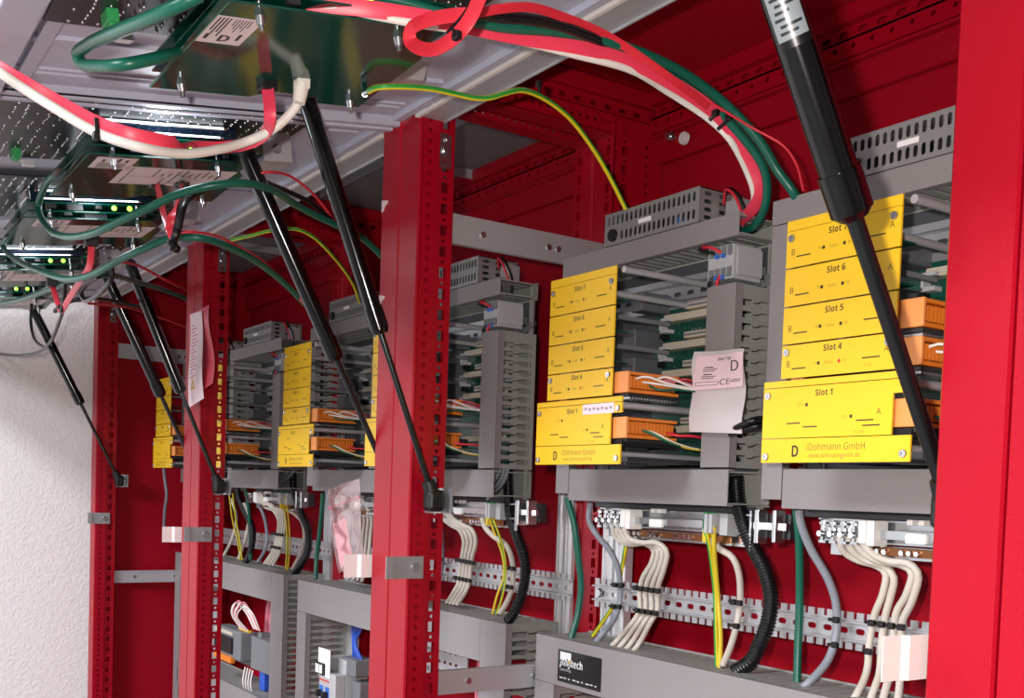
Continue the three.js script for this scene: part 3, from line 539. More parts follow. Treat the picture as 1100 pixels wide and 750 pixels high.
// print on the lower duct of the nearest cabinet
{
  const tex = canvasTex(512, 230, (x, W, H) => {
    x.fillStyle = '#101113'; x.fillRect(0, 0, W, H); x.fillStyle = '#e8e8ea'; x.fillRect(26, 14, 132, 92);
    x.font = '700 76px sans-serif'; const w = x.measureText('poly').width, k = 138 / w; x.save(); x.scale(k, 1);
    x.fillStyle = '#e8e8ea'; x.fillText('polytech', 20 / k, 112);
    x.beginPath(); x.rect(26 / k, 14, 132 / k, 92); x.clip(); x.fillStyle = '#101113'; x.fillText('polytech', 20 / k, 112); x.restore();
    x.fillStyle = '#e3c22a'; x.fillRect(132, 62, 18, 22); x.fillStyle = '#d0d0d2'; x.font = '400 26px sans-serif'; x.fillText('systeme ag', 30, 148);
    for (let q = 0; q < 9; q++) x.fillRect(26 + q * 52, 196 - (q % 2) * 2, 40 - (q % 3) * 9, 9); });
  const m = single('sticker', new THREE.BoxGeometry(0.088, 0.0405, 0.0004), [0, 1, 2, 3, 4, 5].map((k) => (k === 4 ? std({ map: tex, roughness: 0.3 }) : M.blackMatte)), 'black sticker printed polytech on the lower grey duct', 'sticker');
  m.position.set(-0.671, 1.2875, -0.1997);
}
// shield bars with clamps under the lower rack ducts
const barX = [[-0.385, 'nearest rack'], [-0.735, 'rack right of middle post'], [-1.185, 'rack behind middle post'], [-1.535, 'rack left of middle post'], [-1.985, 'rack behind second post']];
barX.forEach(([X, W], k) => {
  const t = thing('terminal_bar', 'shiny terminal bar with clamps under the ' + W, 'terminal bar', 'terminal bars');
  const Y = 1.5, B = (x0, x1, y0, y1, z0, z1, r) => bx(X + x0, X + x1, Y + y0, Y + y1, z0, z1, r);
  part('rail', [B(0.04, 0.3, -0.034, -0.012, -0.252, -0.25), B(0.04, 0.3, -0.0135, -0.012, -0.252, -0.242), B(0.04, 0.3, -0.034, -0.0325, -0.252, -0.242)], M.steel, t);
  part('busbar', B(0.06, 0.235, -0.029, -0.021, -0.236, -0.233), M.steel, t);
  part('copper_bar', B(0.095, 0.27, -0.0445, -0.037, -0.244, -0.241), M.copper, t);
  part('lower_lip', B(0.05, 0.29, -0.0475, -0.036, -0.252, -0.25), M.steel, t);
  for (let q = 0; q < 4; q++) { const x = 0.052 + q * 0.0125; const c = part('shield_clamp', [B(x, x + 0.008, -0.036, -0.0335, -0.25, -0.229), B(x, x + 0.008, -0.018, -0.0155, -0.25, -0.229), B(x + 0.0025, x + 0.0055, -0.0335, -0.014, -0.231, -0.2285), B(x, x + 0.008, -0.0285, -0.0255, -0.238, -0.226)], M.steel, t); part('clamp_screw', cyl([X + x + 0.004, Y - 0.027, -0.231], [X + x + 0.004, Y - 0.027, -0.224], 0.0034, 0.003, 10), M.chrome, c); }
  for (const x of [0.102, 0.1115]) part('white_terminal', B(x, x + 0.0085, -0.034 - (x - 0.102) * 0.2, -0.012, -0.245, -0.224, 0.001), M.white, t);
  part('pale_plug', [B(0.15, 0.172, -0.032, -0.022, -0.234, -0.228, 0.002), B(0.15, 0.156, -0.015, -0.01, -0.24, -0.23, 0.001), B(0.162, 0.168, -0.015, -0.01, -0.24, -0.23, 0.001)], M.white, t);
  const sc = []; for (const x of [0.105, 0.113, 0.121, 0.14, 0.148, 0.156, 0.185, 0.193, 0.201, 0.209]) sc.push(cyl([X + x, Y - 0.041, -0.241], [X + x, Y - 0.041, -0.2375], 0.003, 0.0026, 8)); part('bar_screw', sc, M.chrome, t).userData.kind = 'stuff';
  const e = part('earth_terminal', [B(0.237, 0.2425, -0.043, -0.011, -0.246, -0.232, 0.0008)], M.greenConn, t, 'green and yellow earth terminal'); part('yellow_half', B(0.2369, 0.2426, -0.045, -0.034, -0.2465, -0.2315, 0.0005), M.wireYellow, e);
  part('end_clamp', [B(0.247, 0.252, -0.034, -0.013, -0.246, -0.224), B(0.254, 0.259, -0.034, -0.013, -0.246, -0.224), B(0.262, 0.274, -0.036, -0.012, -0.25, -0.232, 0.001)], M.lightPlastic, t);
  part('hook', [B(0.296, 0.2985, -0.05, -0.008, -0.246, -0.243), B(0.31, 0.316, -0.042, -0.006, -0.25, -0.235, 0.001), B(0.3, 0.345, -0.027, -0.02, -0.25, -0.245), B(0.335, 0.34, -0.04, -0.006, -0.25, -0.235, 0.001)], M.steel, t);
  part('dark_end', [B(0.302, 0.345, -0.036, -0.01, -0.262, -0.252)], M.dark, t);
});
// ------------------------------------------------------------------ cables between the racks and the lower ducts
let cableGroups = {};
function cable(name, pts, r, mat, label, group, o = {}) { return single(name, sweep(pts, r, o.ry || r, o), mat, label, 'cable', group); }
const conduitMod = (s) => 1 + 0.09 * Math.sign(Math.sin(s / 0.0036 * Math.PI * 2)) * Math.pow(Math.abs(Math.sin(s / 0.0036 * Math.PI * 2)), 0.6);
function conduit(pts, r, label) { return single('corrugated_conduit', sweep(pts, r, r, { mod: conduitMod, step: 0.0006, seg: Math.min(420, Math.round(new THREE.CatmullRomCurve3(pts.map(V)).getLength() / 0.0009)), rad: 14 }), M.wireBlack, label, 'conduit', 'black corrugated conduits'); }
function fan(a, b, n, r, mat, where, group, name = 'beige_cable') { // n cables interpolated between two outer paths
  const ord = ['leftmost', 'second', 'third', 'rightmost'];
  for (let k = 0; k < n; k++) { const t = n === 1 ? 0 : k / (n - 1), p = a.map((q, i) => lerp(q, b[i], t)); cable(name, p, r, mat, `${ord[k]} of four beige cables tied to the rail ${where}`, group); }
}
const ZC = -0.272;
// nearest rack
{
  const g = 'beige cables at the nearest rack', r = 0.0037;
  const L = [[[-0.3131,1.4722,-0.235],[-0.3131,1.465,-0.236],[-0.3131,1.455,-0.245],[-0.3052,1.4482,-0.255],[-0.2909,1.4447,-0.262],[-0.2818,1.4382,-0.266],[-0.2844,1.419,-0.268],[-0.2967,1.394,-0.272],[-0.3007,1.3679,-0.272],[-0.2946,1.3401,-0.262],[-0.289,1.319,-0.24],[-0.3,1.2993,-0.236]],
    [[-0.3033,1.4727,-0.235],[-0.3031,1.4655,-0.236],[-0.3005,1.4558,-0.243],[-0.2942,1.449,-0.252],[-0.2794,1.4456,-0.258],[-0.2692,1.4348,-0.262],[-0.2742,1.4164,-0.266],[-0.2824,1.3957,-0.27],[-0.2859,1.3699,-0.271],[-0.2796,1.3424,-0.262],[-0.275,1.3296,-0.25],[-0.2734,1.307,-0.236]],
    [[-0.2925,1.4732,-0.233],[-0.2918,1.4661,-0.234],[-0.2881,1.4566,-0.241],[-0.2759,1.4494,-0.249],[-0.2578,1.448,-0.254],[-0.2465,1.4419,-0.257],[-0.2539,1.4203,-0.262],[-0.2685,1.4009,-0.268],[-0.2725,1.3717,-0.27],[-0.267,1.3444,-0.262],[-0.2625,1.3317,-0.25],[-0.2578,1.3099,-0.236]],
    [[-0.2834,1.4736,-0.231],[-0.2816,1.4658,-0.232],[-0.2751,1.4557,-0.238],[-0.2633,1.4503,-0.246],[-0.2459,1.4498,-0.25],[-0.2374,1.4409,-0.254],[-0.2461,1.415,-0.26],[-0.2603,1.3922,-0.266],[-0.262,1.3643,-0.269],[-0.2566,1.3434,-0.262],[-0.2487,1.3253,-0.25],[-0.2442,1.3038,-0.236]]];
  const nm = ['leftmost', 'second', 'third', 'rightmost'];
  L.forEach((p, k) => cable('beige_cable', p, r, M.wireBeige, `${nm[k]} of four beige cables beside the right red post`, g));
  cable('grey_cable', [[-0.3518,1.495,-0.22],[-0.3531,1.4821,-0.225],[-0.3516,1.4563,-0.24],[-0.344,1.4277,-0.258],[-0.3418,1.4013,-0.27],[-0.3417,1.37,-0.272],[-0.3424,1.3439,-0.262],[-0.3484,1.3208,-0.24],[-0.3587,1.3099,-0.236]], 0.0042, M.wireGrey, 'grey cable bending down to the lower duct beside a green cable', 'grey cables');
  cable('green_cable', [[-0.3644,1.4976,-0.23],[-0.3679,1.4695,-0.24],[-0.3762,1.4068,-0.255],[-0.3753,1.3491,-0.255],[-0.3699,1.3117,-0.25]], 0.0042, M.wireGreen, 'straight green cable hanging below the nearest rack', 'green cables');
}
{ // rack right of the middle post
  const g = 'beige cables right of the middle post';
  fan([[-0.662,1.4744,-0.235],[-0.6609,1.4652,-0.236],[-0.6626,1.4513,-0.244],[-0.6466,1.4441,-0.252],[-0.6257,1.4465,-0.258],[-0.6127,1.4393,-0.262],[-0.6198,1.4241,-0.266],[-0.6428,1.4015,-0.272],[-0.6494,1.3845,-0.274],[-0.648,1.3613,-0.274],[-0.6542,1.3422,-0.265],[-0.6483,1.3254,-0.24],[-0.6648,1.3071,-0.235]],
    [[-0.6334,1.4776,-0.229],[-0.6322,1.4675,-0.23],[-0.6298,1.453,-0.236],[-0.6118,1.4484,-0.243],[-0.5923,1.4495,-0.248],[-0.5781,1.4403,-0.252],[-0.5884,1.4174,-0.258],[-0.6061,1.3956,-0.266],[-0.6115,1.3814,-0.27],[-0.6106,1.3666,-0.27],[-0.6142,1.3494,-0.262],[-0.6078,1.3262,-0.24],[-0.6183,1.3103,-0.235]], 4, 0.0033, M.wireBeige, 'right of the middle post', g);
  cable('grey_cable', [[-0.6934,1.4941,-0.225],[-0.7029,1.4704,-0.232],[-0.6974,1.4519,-0.242],[-0.69,1.4358,-0.255],[-0.6854,1.4147,-0.266],[-0.6881,1.3905,-0.274],[-0.6884,1.3641,-0.274],[-0.6856,1.3433,-0.262],[-0.6824,1.3301,-0.245],[-0.6905,1.3174,-0.24]], 0.0037, M.wireGrey, 'grey cable curving over the left end of the nearest toothed rail', 'grey cables');
  cable('earth_wire', [[-0.6893,1.4454,-0.283],[-0.6935,1.4235,-0.283],[-0.7063,1.4008,-0.29],[-0.7142,1.3732,-0.29],[-0.7123,1.3553,-0.28],[-0.7031,1.339,-0.258],[-0.6985,1.3235,-0.24]], 0.0026, M.wireGY, 'green and yellow wire behind the left end of the nearest toothed rail', 'earth wires');
  cable('earth_wire', [[-0.4934,1.4683,-0.232],[-0.4924,1.456,-0.236],[-0.4992,1.4264,-0.25],[-0.5052,1.3941,-0.262],[-0.4941,1.3534,-0.255],[-0.4754,1.3193,-0.24]], 0.0024, M.wireGY, 'left strand of green and yellow wire pair under the nearest earth terminal', 'earth wires');
  cable('earth_wire', [[-0.4766,1.4731,-0.228],[-0.4815,1.4535,-0.234],[-0.491,1.4219,-0.248],[-0.4946,1.3848,-0.258],[-0.4816,1.35,-0.25],[-0.4689,1.3163,-0.238]], 0.0026, M.wireYellow, 'right, mostly yellow strand of the nearest green and yellow pair', 'earth wires');
  cable('beige_cable', [[-0.4991,1.4702,-0.236],[-0.4952,1.4579,-0.24],[-0.4848,1.4482,-0.246],[-0.4718,1.4408,-0.252],[-0.4689,1.4255,-0.26],[-0.4757,1.3905,-0.272],[-0.4779,1.3632,-0.27],[-0.4703,1.342,-0.255],[-0.4629,1.3215,-0.236]], 0.0038, M.wireBeige, 'single beige cable left of the nearest corrugated conduit', 'single beige cables');
  conduit([[-0.4546,1.5282,-0.235],[-0.4554,1.5043,-0.24],[-0.4506,1.4805,-0.245],[-0.4403,1.4549,-0.25],[-0.4261,1.4299,-0.255],[-0.4181,1.4027,-0.258],[-0.4176,1.375,-0.255],[-0.4215,1.3509,-0.248],[-0.4268,1.3326,-0.242],[-0.4451,1.318,-0.238]], 0.0081, 'black corrugated conduit dropping into the nearest lower duct');
  cable('green_cable', [[-0.7359,1.4989,-0.22],[-0.7269,1.4694,-0.225],[-0.7235,1.4241,-0.232],[-0.7231,1.3856,-0.238],[-0.7247,1.347,-0.235],[-0.7235,1.3162,-0.225]], 0.0042, M.wireGreen, 'green cable hanging at the left end of the nearest lower duct', 'green cables');
}
{ // rack behind the middle post
  fan([[-1.0953,1.4727,-0.235],[-1.0851,1.4614,-0.238],[-1.0705,1.4504,-0.245],[-1.0563,1.4439,-0.252],[-1.0547,1.4296,-0.26],[-1.075,1.3977,-0.27],[-1.086,1.3761,-0.274],[-1.0879,1.3596,-0.274],[-1.0863,1.3451,-0.265],[-1.0658,1.3286,-0.24]],
    [[-1.0579,1.4766,-0.23],[-1.0435,1.4628,-0.232],[-1.0258,1.4523,-0.24],[-1.0081,1.446,-0.246],[-1.0061,1.4307,-0.252],[-1.0345,1.4004,-0.264],[-1.0485,1.3791,-0.27],[-1.0503,1.3629,-0.27],[-1.0473,1.3474,-0.262],[-1.0314,1.3294,-0.238]], 4, 0.0033, M.wireBeige, 'behind the middle post', 'beige cables behind the middle post');
  cable('grey_cable', [[-1.1033,1.4623,-0.24],[-1.1157,1.4323,-0.255],[-1.1402,1.3993,-0.272],[-1.1476,1.3652,-0.274],[-1.1249,1.3343,-0.25]], 0.0042, M.wireGrey, 'grey cable close to the perforated strip of the middle post', 'grey cables');
  cable('earth_wire', [[-0.943,1.4719,-0.232],[-0.9425,1.4449,-0.244],[-0.9393,1.4097,-0.258],[-0.9411,1.3794,-0.262],[-0.9416,1.3521,-0.252],[-0.9308,1.3263,-0.238]], 0.0018, M.wireYellow, 'left yellow wire of the pair right of the middle post', 'earth wires');
  cable('earth_wire', [[-0.9323,1.4722,-0.23],[-0.9263,1.4457,-0.24],[-0.9283,1.4104,-0.254],[-0.9301,1.3803,-0.258],[-0.926,1.3509,-0.25],[-0.9179,1.3278,-0.236]], 0.0018, M.wireGY, 'right green and yellow wire of the pair right of the middle post', 'earth wires');
  cable('beige_cable', [[-0.9627,1.4658,-0.235],[-0.962,1.4522,-0.24],[-0.9477,1.4392,-0.246],[-0.927,1.4281,-0.254],[-0.9264,1.405,-0.266],[-0.933,1.3661,-0.272],[-0.9208,1.3431,-0.255],[-0.9166,1.3278,-0.24]], 0.0042, M.wireBeige, 'single beige cable left of the conduit behind the middle post', 'single beige cables');
  conduit([[-0.9079,1.5423,-0.24],[-0.9091,1.5026,-0.244],[-0.9067,1.4694,-0.247],[-0.8902,1.4395,-0.25],[-0.8751,1.4034,-0.254],[-0.8747,1.3691,-0.252],[-0.8836,1.3366,-0.245],[-0.8942,1.3196,-0.24]], 0.0072, 'black corrugated conduit right of the middle post');
  for (let k = 0; k < 3; k++) cable('grey_cable', [[[-0.9066,1.5421,-0.236],[-0.9114,1.5221,-0.232],[-0.9494,1.5044,-0.238],[-0.9624,1.4988,-0.24]], [[-0.9,1.5422,-0.238],[-0.907,1.5195,-0.234],[-0.9447,1.5005,-0.24],[-0.9601,1.4934,-0.242]], [[-0.9202,1.545,-0.24],[-0.9276,1.5261,-0.236],[-0.9579,1.5098,-0.24],[-0.971,1.5042,-0.242]]][k], 0.0028, M.wireGrey, `${['middle', 'lowest', 'topmost'][k]} of three grey wires curving at the open duct end`, 'grey wires at a duct end');
}
{ // racks left of the middle post
  fan([[-1.9076,1.4828,-0.235],[-1.8977,1.4708,-0.238],[-1.8646,1.4556,-0.245],[-1.8331,1.4486,-0.252],[-1.8306,1.4308,-0.262],[-1.8642,1.3889,-0.272],[-1.861,1.3646,-0.265],[-1.8488,1.3331,-0.24]],
    [[-1.8548,1.4877,-0.23],[-1.8369,1.4721,-0.232],[-1.8028,1.4592,-0.24],[-1.7703,1.4524,-0.246],[-1.7734,1.4329,-0.256],[-1.8165,1.3914,-0.268],[-1.8154,1.3634,-0.262],[-1.7946,1.333,-0.238]], 4, 0.0033, M.wireBeige, 'left of the middle post', 'beige cables left of the middle post');
  cable('grey_cable', [[-1.9271,1.4847,-0.24],[-1.9185,1.4644,-0.248],[-1.9135,1.4318,-0.262],[-1.925,1.3858,-0.274],[-1.9086,1.3576,-0.262],[-1.8883,1.3343,-0.24]], 0.0038, M.wireGrey, 'thin grey cable left of the four beige cables left of the middle post', 'grey cables');
  cable('earth_wire', [[-1.7317,1.4802,-0.232],[-1.7521,1.4491,-0.245],[-1.7767,1.4092,-0.26],[-1.7614,1.3667,-0.255],[-1.7267,1.3303,-0.24]], 0.0018, M.wireGY, 'left wire of the green and yellow pair left of the middle post', 'earth wires');
  cable('earth_wire', [[-1.7166,1.4804,-0.23],[-1.7294,1.4497,-0.242],[-1.7514,1.4103,-0.256],[-1.7387,1.3682,-0.252],[-1.7116,1.3296,-0.238]], 0.0018, M.wireYellow, 'right yellow wire of the pair left of the middle post', 'earth wires');
  cable('beige_cable', [[-1.7808,1.4581,-0.25],[-1.7334,1.446,-0.258],[-1.707,1.4279,-0.266],[-1.7095,1.397,-0.272],[-1.6984,1.3668,-0.26],[-1.6918,1.333,-0.24]], 0.0038, M.wireBeige, 'single beige cable under the conduit left of the middle post', 'single beige cables');
  conduit([[-1.7052,1.5361,-0.24],[-1.7024,1.4944,-0.243],[-1.6726,1.4497,-0.247],[-1.644,1.4134,-0.252],[-1.6413,1.3723,-0.25],[-1.6632,1.3427,-0.244],[-1.6862,1.322,-0.24]], 0.0072, 'black corrugated conduit left of the middle post');
  cable('green_cable', [[-1.5372,1.4913,-0.235],[-1.5512,1.4643,-0.24],[-1.5838,1.4089,-0.25],[-1.5944,1.3624,-0.25],[-1.5848,1.3228,-0.245]], 0.0042, M.wireGreen, 'green cable beside the hanging plastic bag', 'green cables');
  fan([[-1.4086,1.4851,-0.235],[-1.413,1.4683,-0.245],[-1.4154,1.4515,-0.256],[-1.4462,1.4159,-0.27],[-1.447,1.3724,-0.266],[-1.4216,1.3366,-0.24]],
    [[-1.356,1.4861,-0.23],[-1.3568,1.4698,-0.24],[-1.3575,1.4534,-0.25],[-1.3834,1.419,-0.262],[-1.3878,1.373,-0.26],[-1.363,1.3366,-0.238]], 4, 0.0033, M.wireBeige, 'behind the hanging plastic bag', 'beige cables behind the bag');
  for (let k = 0; k < 4; k++) cable('grey_cable', [lerp([-1.6859,1.5417,-0.24], [-1.6956,1.5399,-0.24], k / 3), lerp([-1.7043,1.5226,-0.234], [-1.7349,1.5302,-0.236], k / 3), lerp([-1.769,1.503,-0.238], [-1.7856,1.5185,-0.24], k / 3), lerp([-1.7997,1.4949,-0.242], [-1.8058,1.5066,-0.242], k / 3)], 0.0024, M.wireGrey, `${['lowest', 'second lowest', 'second highest', 'highest'][k]} of four grey wires at the farther open duct end`, 'grey wires at the farther duct end');
}
{ // racks behind the second post
  cable('green_cable', [[-1.9526,1.4902,-0.232],[-1.9599,1.4528,-0.242],[-1.9795,1.3892,-0.255],[-1.9484,1.3342,-0.245]], 0.0042, M.wireGreen, 'green cable just right of the second red post', 'green cables');
  conduit([[-2.0373,1.5042,-0.24],[-2.0276,1.4702,-0.244],[-1.9992,1.4392,-0.25],[-1.9713,1.4044,-0.256],[-1.9581,1.3629,-0.25],[-1.9696,1.3285,-0.242]], 0.0072, 'black corrugated conduit right of the second red post');
  cable('earth_wire', [[-2.0431,1.4822,-0.225],[-2.0567,1.4176,-0.24],[-2.0507,1.3747,-0.25],[-2.0063,1.3302,-0.242]], 0.0018, M.wireYellow, 'left of the two yellow wires right of the second red post', 'earth wires');
  cable('earth_wire', [[-2.0179,1.4827,-0.225],[-2.0326,1.4271,-0.238],[-2.0328,1.38,-0.248],[-1.9885,1.3314,-0.24]], 0.0018, M.wireGY, 'right of the two yellow wires right of the second red post', 'earth wires');
  cable('beige_cable', [[-2.0732,1.4713,-0.24],[-2.0735,1.439,-0.252],[-2.1224,1.4022,-0.27],[-2.124,1.3664,-0.26],[-2.116,1.3314,-0.24]], 0.0038, M.wireBeige, 'beige cable at the perforated edge of the second post', 'single beige cables');
  cable('beige_cable', [[-1.9851,1.4626,-0.24],[-1.9865,1.4375,-0.252],[-2.0399,1.4014,-0.27],[-2.0345,1.367,-0.26],[-2.0132,1.3319,-0.24]], 0.0038, M.wireBeige, 'beige cable right of the second post, beside a conduit', 'single beige cables');
}
// black cable ties on the rails
function tieBar(p, q, label) {
  const t = thing('cable_tie', label, 'cable tie', 'black cable ties'), d = 0.0035;
  part('strap', sweep([p, lerp(p, q, 0.5), q].map((v) => [v[0], v[1], v[2] + 0.004]), d * 0.45, d * 0.55, { seg: 8, rad: 6 }), M.tie, t);
  const n = Math.max(1, Math.round(Math.hypot(q[0] - p[0], q[1] - p[1]) / 0.012)), hs = []; for (let k = 0; k < n; k++) { const c = lerp(p, q, (k + 0.8) / n); hs.push(bx(c[0] - 0.0035, c[0] + 0.0035, c[1] - 0.003, c[1] + 0.003, c[2] + 0.003, c[2] + 0.008, 0.001)); }
  hs.forEach((h) => part('lock', h, M.tie, t));
}
[[[[-0.6964,1.3898,-0.27],[-0.6722,1.3908,-0.27]], 'upper tie on the grey cable, left end of nearest rail'], [[[-0.6985,1.362,-0.27],[-0.6742,1.3633,-0.27]], 'lower tie on the grey cable, left end of nearest rail'],
 [[[-0.6493,1.3906,-0.266],[-0.5946,1.3911,-0.262]], 'upper tie across the four beige cables right of the middle post'], [[[-0.6459,1.363,-0.266],[-0.5964,1.3639,-0.262]], 'lower tie across the four beige cables right of the middle post'],
 [[[-0.4827,1.39,-0.266],[-0.4642,1.3898,-0.266]], 'upper tie on the single beige cable by the nearest conduit'], [[[-0.4816,1.364,-0.265],[-0.4645,1.364,-0.265]], 'lower tie on the single beige cable by the nearest conduit'],
 [[[-0.3435,1.3861,-0.266],[-0.3307,1.3867,-0.266]], 'upper tie on the grey cable beside the straight green cable'], [[[-0.3432,1.3606,-0.266],[-0.3304,1.3614,-0.266]], 'lower tie on the grey cable beside the straight green cable'],
 [[[-0.2994,1.3885,-0.266],[-0.2521,1.3889,-0.262]], 'upper tie across the four beige cables by the right post'], [[[-0.2999,1.36,-0.266],[-0.2912,1.3604,-0.266]], 'lower tie on the leftmost beige cable by the right post'],
 [[[-1.1545,1.3922,-0.27],[-1.1302,1.3924,-0.27]], 'tie on the grey cable at the middle post strip'], [[[-1.0825,1.3957,-0.266],[-1.0141,1.3947,-0.26]], 'upper tie across beige cables behind the middle post'], [[[-1.0865,1.3673,-0.266],[-1.0265,1.3666,-0.262]], 'lower tie across beige cables behind the middle post'],
 [[[-0.9356,1.3935,-0.266],[-0.9136,1.3938,-0.266]], 'upper tie on the beige cable behind the middle post conduit'], [[[-0.9388,1.3657,-0.266],[-0.9167,1.3664,-0.266]], 'lower tie on the beige cable behind the middle post conduit'],
 [[[-1.8659,1.399,-0.266],[-1.7914,1.3986,-0.262]], 'upper tie on the beige cables left of the middle post'], [[[-1.8592,1.3708,-0.262],[-1.7952,1.3706,-0.258]], 'lower tie on the beige cables left of the middle post']].forEach(([p, l]) => tieBar(p[0], p[1], 'black ' + l));
cable('black_cable', [[-0.4322,1.5752,-0.2],[-0.4019,1.5771,-0.185],[-0.3857,1.5821,-0.185],[-0.3826,1.5848,-0.2],[-0.3796,1.5853,-0.21]], 0.0034, M.wireBlack, 'upper black cable between the label pouch and the nearest rack', 'black cables at the pouch');
cable('black_cable', [[-0.4293,1.5703,-0.2],[-0.4027,1.5737,-0.19],[-0.3852,1.5768,-0.19],[-0.3844,1.5787,-0.205],[-0.3814,1.5802,-0.215]], 0.0032, M.wireBlack, 'lower black cable between the label pouch and the nearest rack', 'black cables at the pouch');
// ------------------------------------------------------------------ lifted flaps above the row, hinged at the top front
const TH = Math.atan(0.14), CO = Math.cos(TH), SI = Math.sin(TH);
const flapWhere = ['nearest lifted flap', 'lifted flap above the middle post', 'farthest lifted flap, in front of the white wall'];
function flapFrame(o, i) { o.position.set(-0.8 * i, 1.946, 0); o.rotation.x = TH; return o; }
// local axes of a flap: x along the row, y out of the sheet (down is negative), z outward from the hinge
for (let i = 0; i < 3; i++) {
  const t = flapFrame(thing('flap_panel', 'grey sheet metal ' + flapWhere[i], 'panel', 'lifted flaps'), i);
  part('sheet', bx(-0.792, -0.008, 0, 0.006, 0.012, 0.452, 0.001), M.flap, t);
  part('front_lip', [bx(-0.795, -0.005, -0.03, 0.012, 0.458, 0.49, 0.002), bx(-0.795, -0.005, 0.002, 0.012, 0.448, 0.46)], M.flap, t);
  for (const [a, b] of [[-0.795, -0.786], [-0.014, -0.005]]) part('side_rim', [bx(a, b, -0.011, 0.006, 0.01, 0.46, 0.001)], M.flap, t);
  part('hinge_rim', [bx(-0.786, -0.014, -0.006, 0.004, 0.008, 0.02, 0.001)], M.flap, t);
  for (const x of [-0.752, -0.738, -0.66, -0.4, -0.06]) part('rib', bx(x, x + (x === -0.66 ? 0.012 : 0.0035), x === -0.66 ? -0.004 : -0.0025, 0.001, 0.03, 0.44, 0.0008), M.flap, t);
  part('rib', bx(-0.78, -0.02, -0.006, 0.001, 0.425, 0.438, 0.001), M.flap, t);
  for (const x of [-0.7, -0.1]) { // hinge with bright knuckles
    const h = part('hinge', [bx(x - 0.03, x + 0.03, -0.005, 0.004, -0.006, 0.012, 0.001)], M.blackPlastic, t);
    for (let k = 0; k < 3; k++) part('knuckle', cyl([x - 0.026 + k * 0.018, -0.005, 0.003], [x - 0.014 + k * 0.018, -0.005, 0.003], 0.0045), M.chrome, h);
  }
  for (const [x, z] of [[-0.63, 0.075], [-0.2, 0.075]]) part('cable_clip', [lay(new THREE.ExtrudeGeometry(outline([[0, 0], [0.05, 0], [0.04, 0.014], [0.012, 0.014]]), { depth: 0.03, bevelEnabled: true, bevelSize: 0.0012, bevelThickness: 0.0012, bevelSegments: 2 }), [x - 0.025, 0, z], [1, 0, 0], [0, -1, 0], [0, 0, 1])], M.galvDull, t);
}
// ------------------------------------------------------------------ control board stacks on the flaps
const tagD = canvasTex(190, 256, (x, W, H) => { x.fillStyle = '#e3d8d6'; x.fillRect(0, 0, W, H); x.fillStyle = '#26282a'; x.font = '700 84px sans-serif'; x.fillText('D', 72, 232); for (let k = 0; k < 4; k++) x.fillRect(14 + k * 15, 16, 7, 120 + (k * 37) % 60); for (let k = 0; k < 6; k++) x.fillRect(84 + k * 13, 20, 5, 60 + (k * 29) % 70); x.fillRect(150, 150, 14, 60); x.fillRect(18, 170, 16, 50); });
const tagBar = canvasTex(256, 96, (x, W, H) => { x.fillStyle = '#e0d6d4'; x.fillRect(0, 0, W, H); x.fillStyle = '#2c2e30'; for (let k = 0; k < 22; k++) x.fillRect(14 + k * 5.4, 14, 1 + (k * 7) % 4, 66); for (let k = 0; k < 4; k++) x.fillRect(150, 18 + k * 18, 50 + (k * 17) % 40, 7); });
const tagBig = canvasTex(384, 256, (x, W, H) => { x.fillStyle = '#dfd5d3'; x.fillRect(0, 0, W, H); x.strokeStyle = '#3a3c3e'; x.lineWidth = 3; x.strokeRect(20, 20, 150, 90); x.strokeRect(190, 20, 170, 60); x.strokeRect(60, 130, 200, 100); x.beginPath(); x.moveTo(60, 130); x.lineTo(160, 190); x.lineTo(260, 130); x.moveTo(20, 110); x.lineTo(60, 130); x.stroke(); x.fillStyle = '#3a3c3e'; for (let k = 0; k < 9; k++) x.fillRect(200, 96 + k * 16, 60 + (k * 29) % 90, 4); });
const boardWhere = ['nearest lifted flap', 'second lifted flap, nearer of two', 'second lifted flap, farther of two', 'farthest lifted flap, nearer of two', 'farthest lifted flap, farther of two'];
const boards = [[0, 0], [1, 0.35], [1, 0], [2, 0.35], [2, 0]];
const boardShape = [[-0.615, 0.355], [-0.615, 0.265], [-0.595, 0.25], [-0.595, 0.205], [-0.615, 0.196], [-0.615, 0.152], [-0.468, 0.162], [-0.405, 0.195], [-0.405, 0.362]];
const solderPts = []; for (let k = 0; k < 30; k++) for (let q = 0; q < 26; q++) if (n2(k / 30, q / 26) > 0.42) solderPts.push([-0.584 + k * 0.0082 + (k % 2) * 0.0012, 0.126 + q * 0.012 + (rnd() - 0.5) * 0.002]);
const solderGeo = merge(solderPts.map(([x, z]) => new THREE.SphereGeometry(0.0014, 6, 4).translate(x, -0.0098, z)));
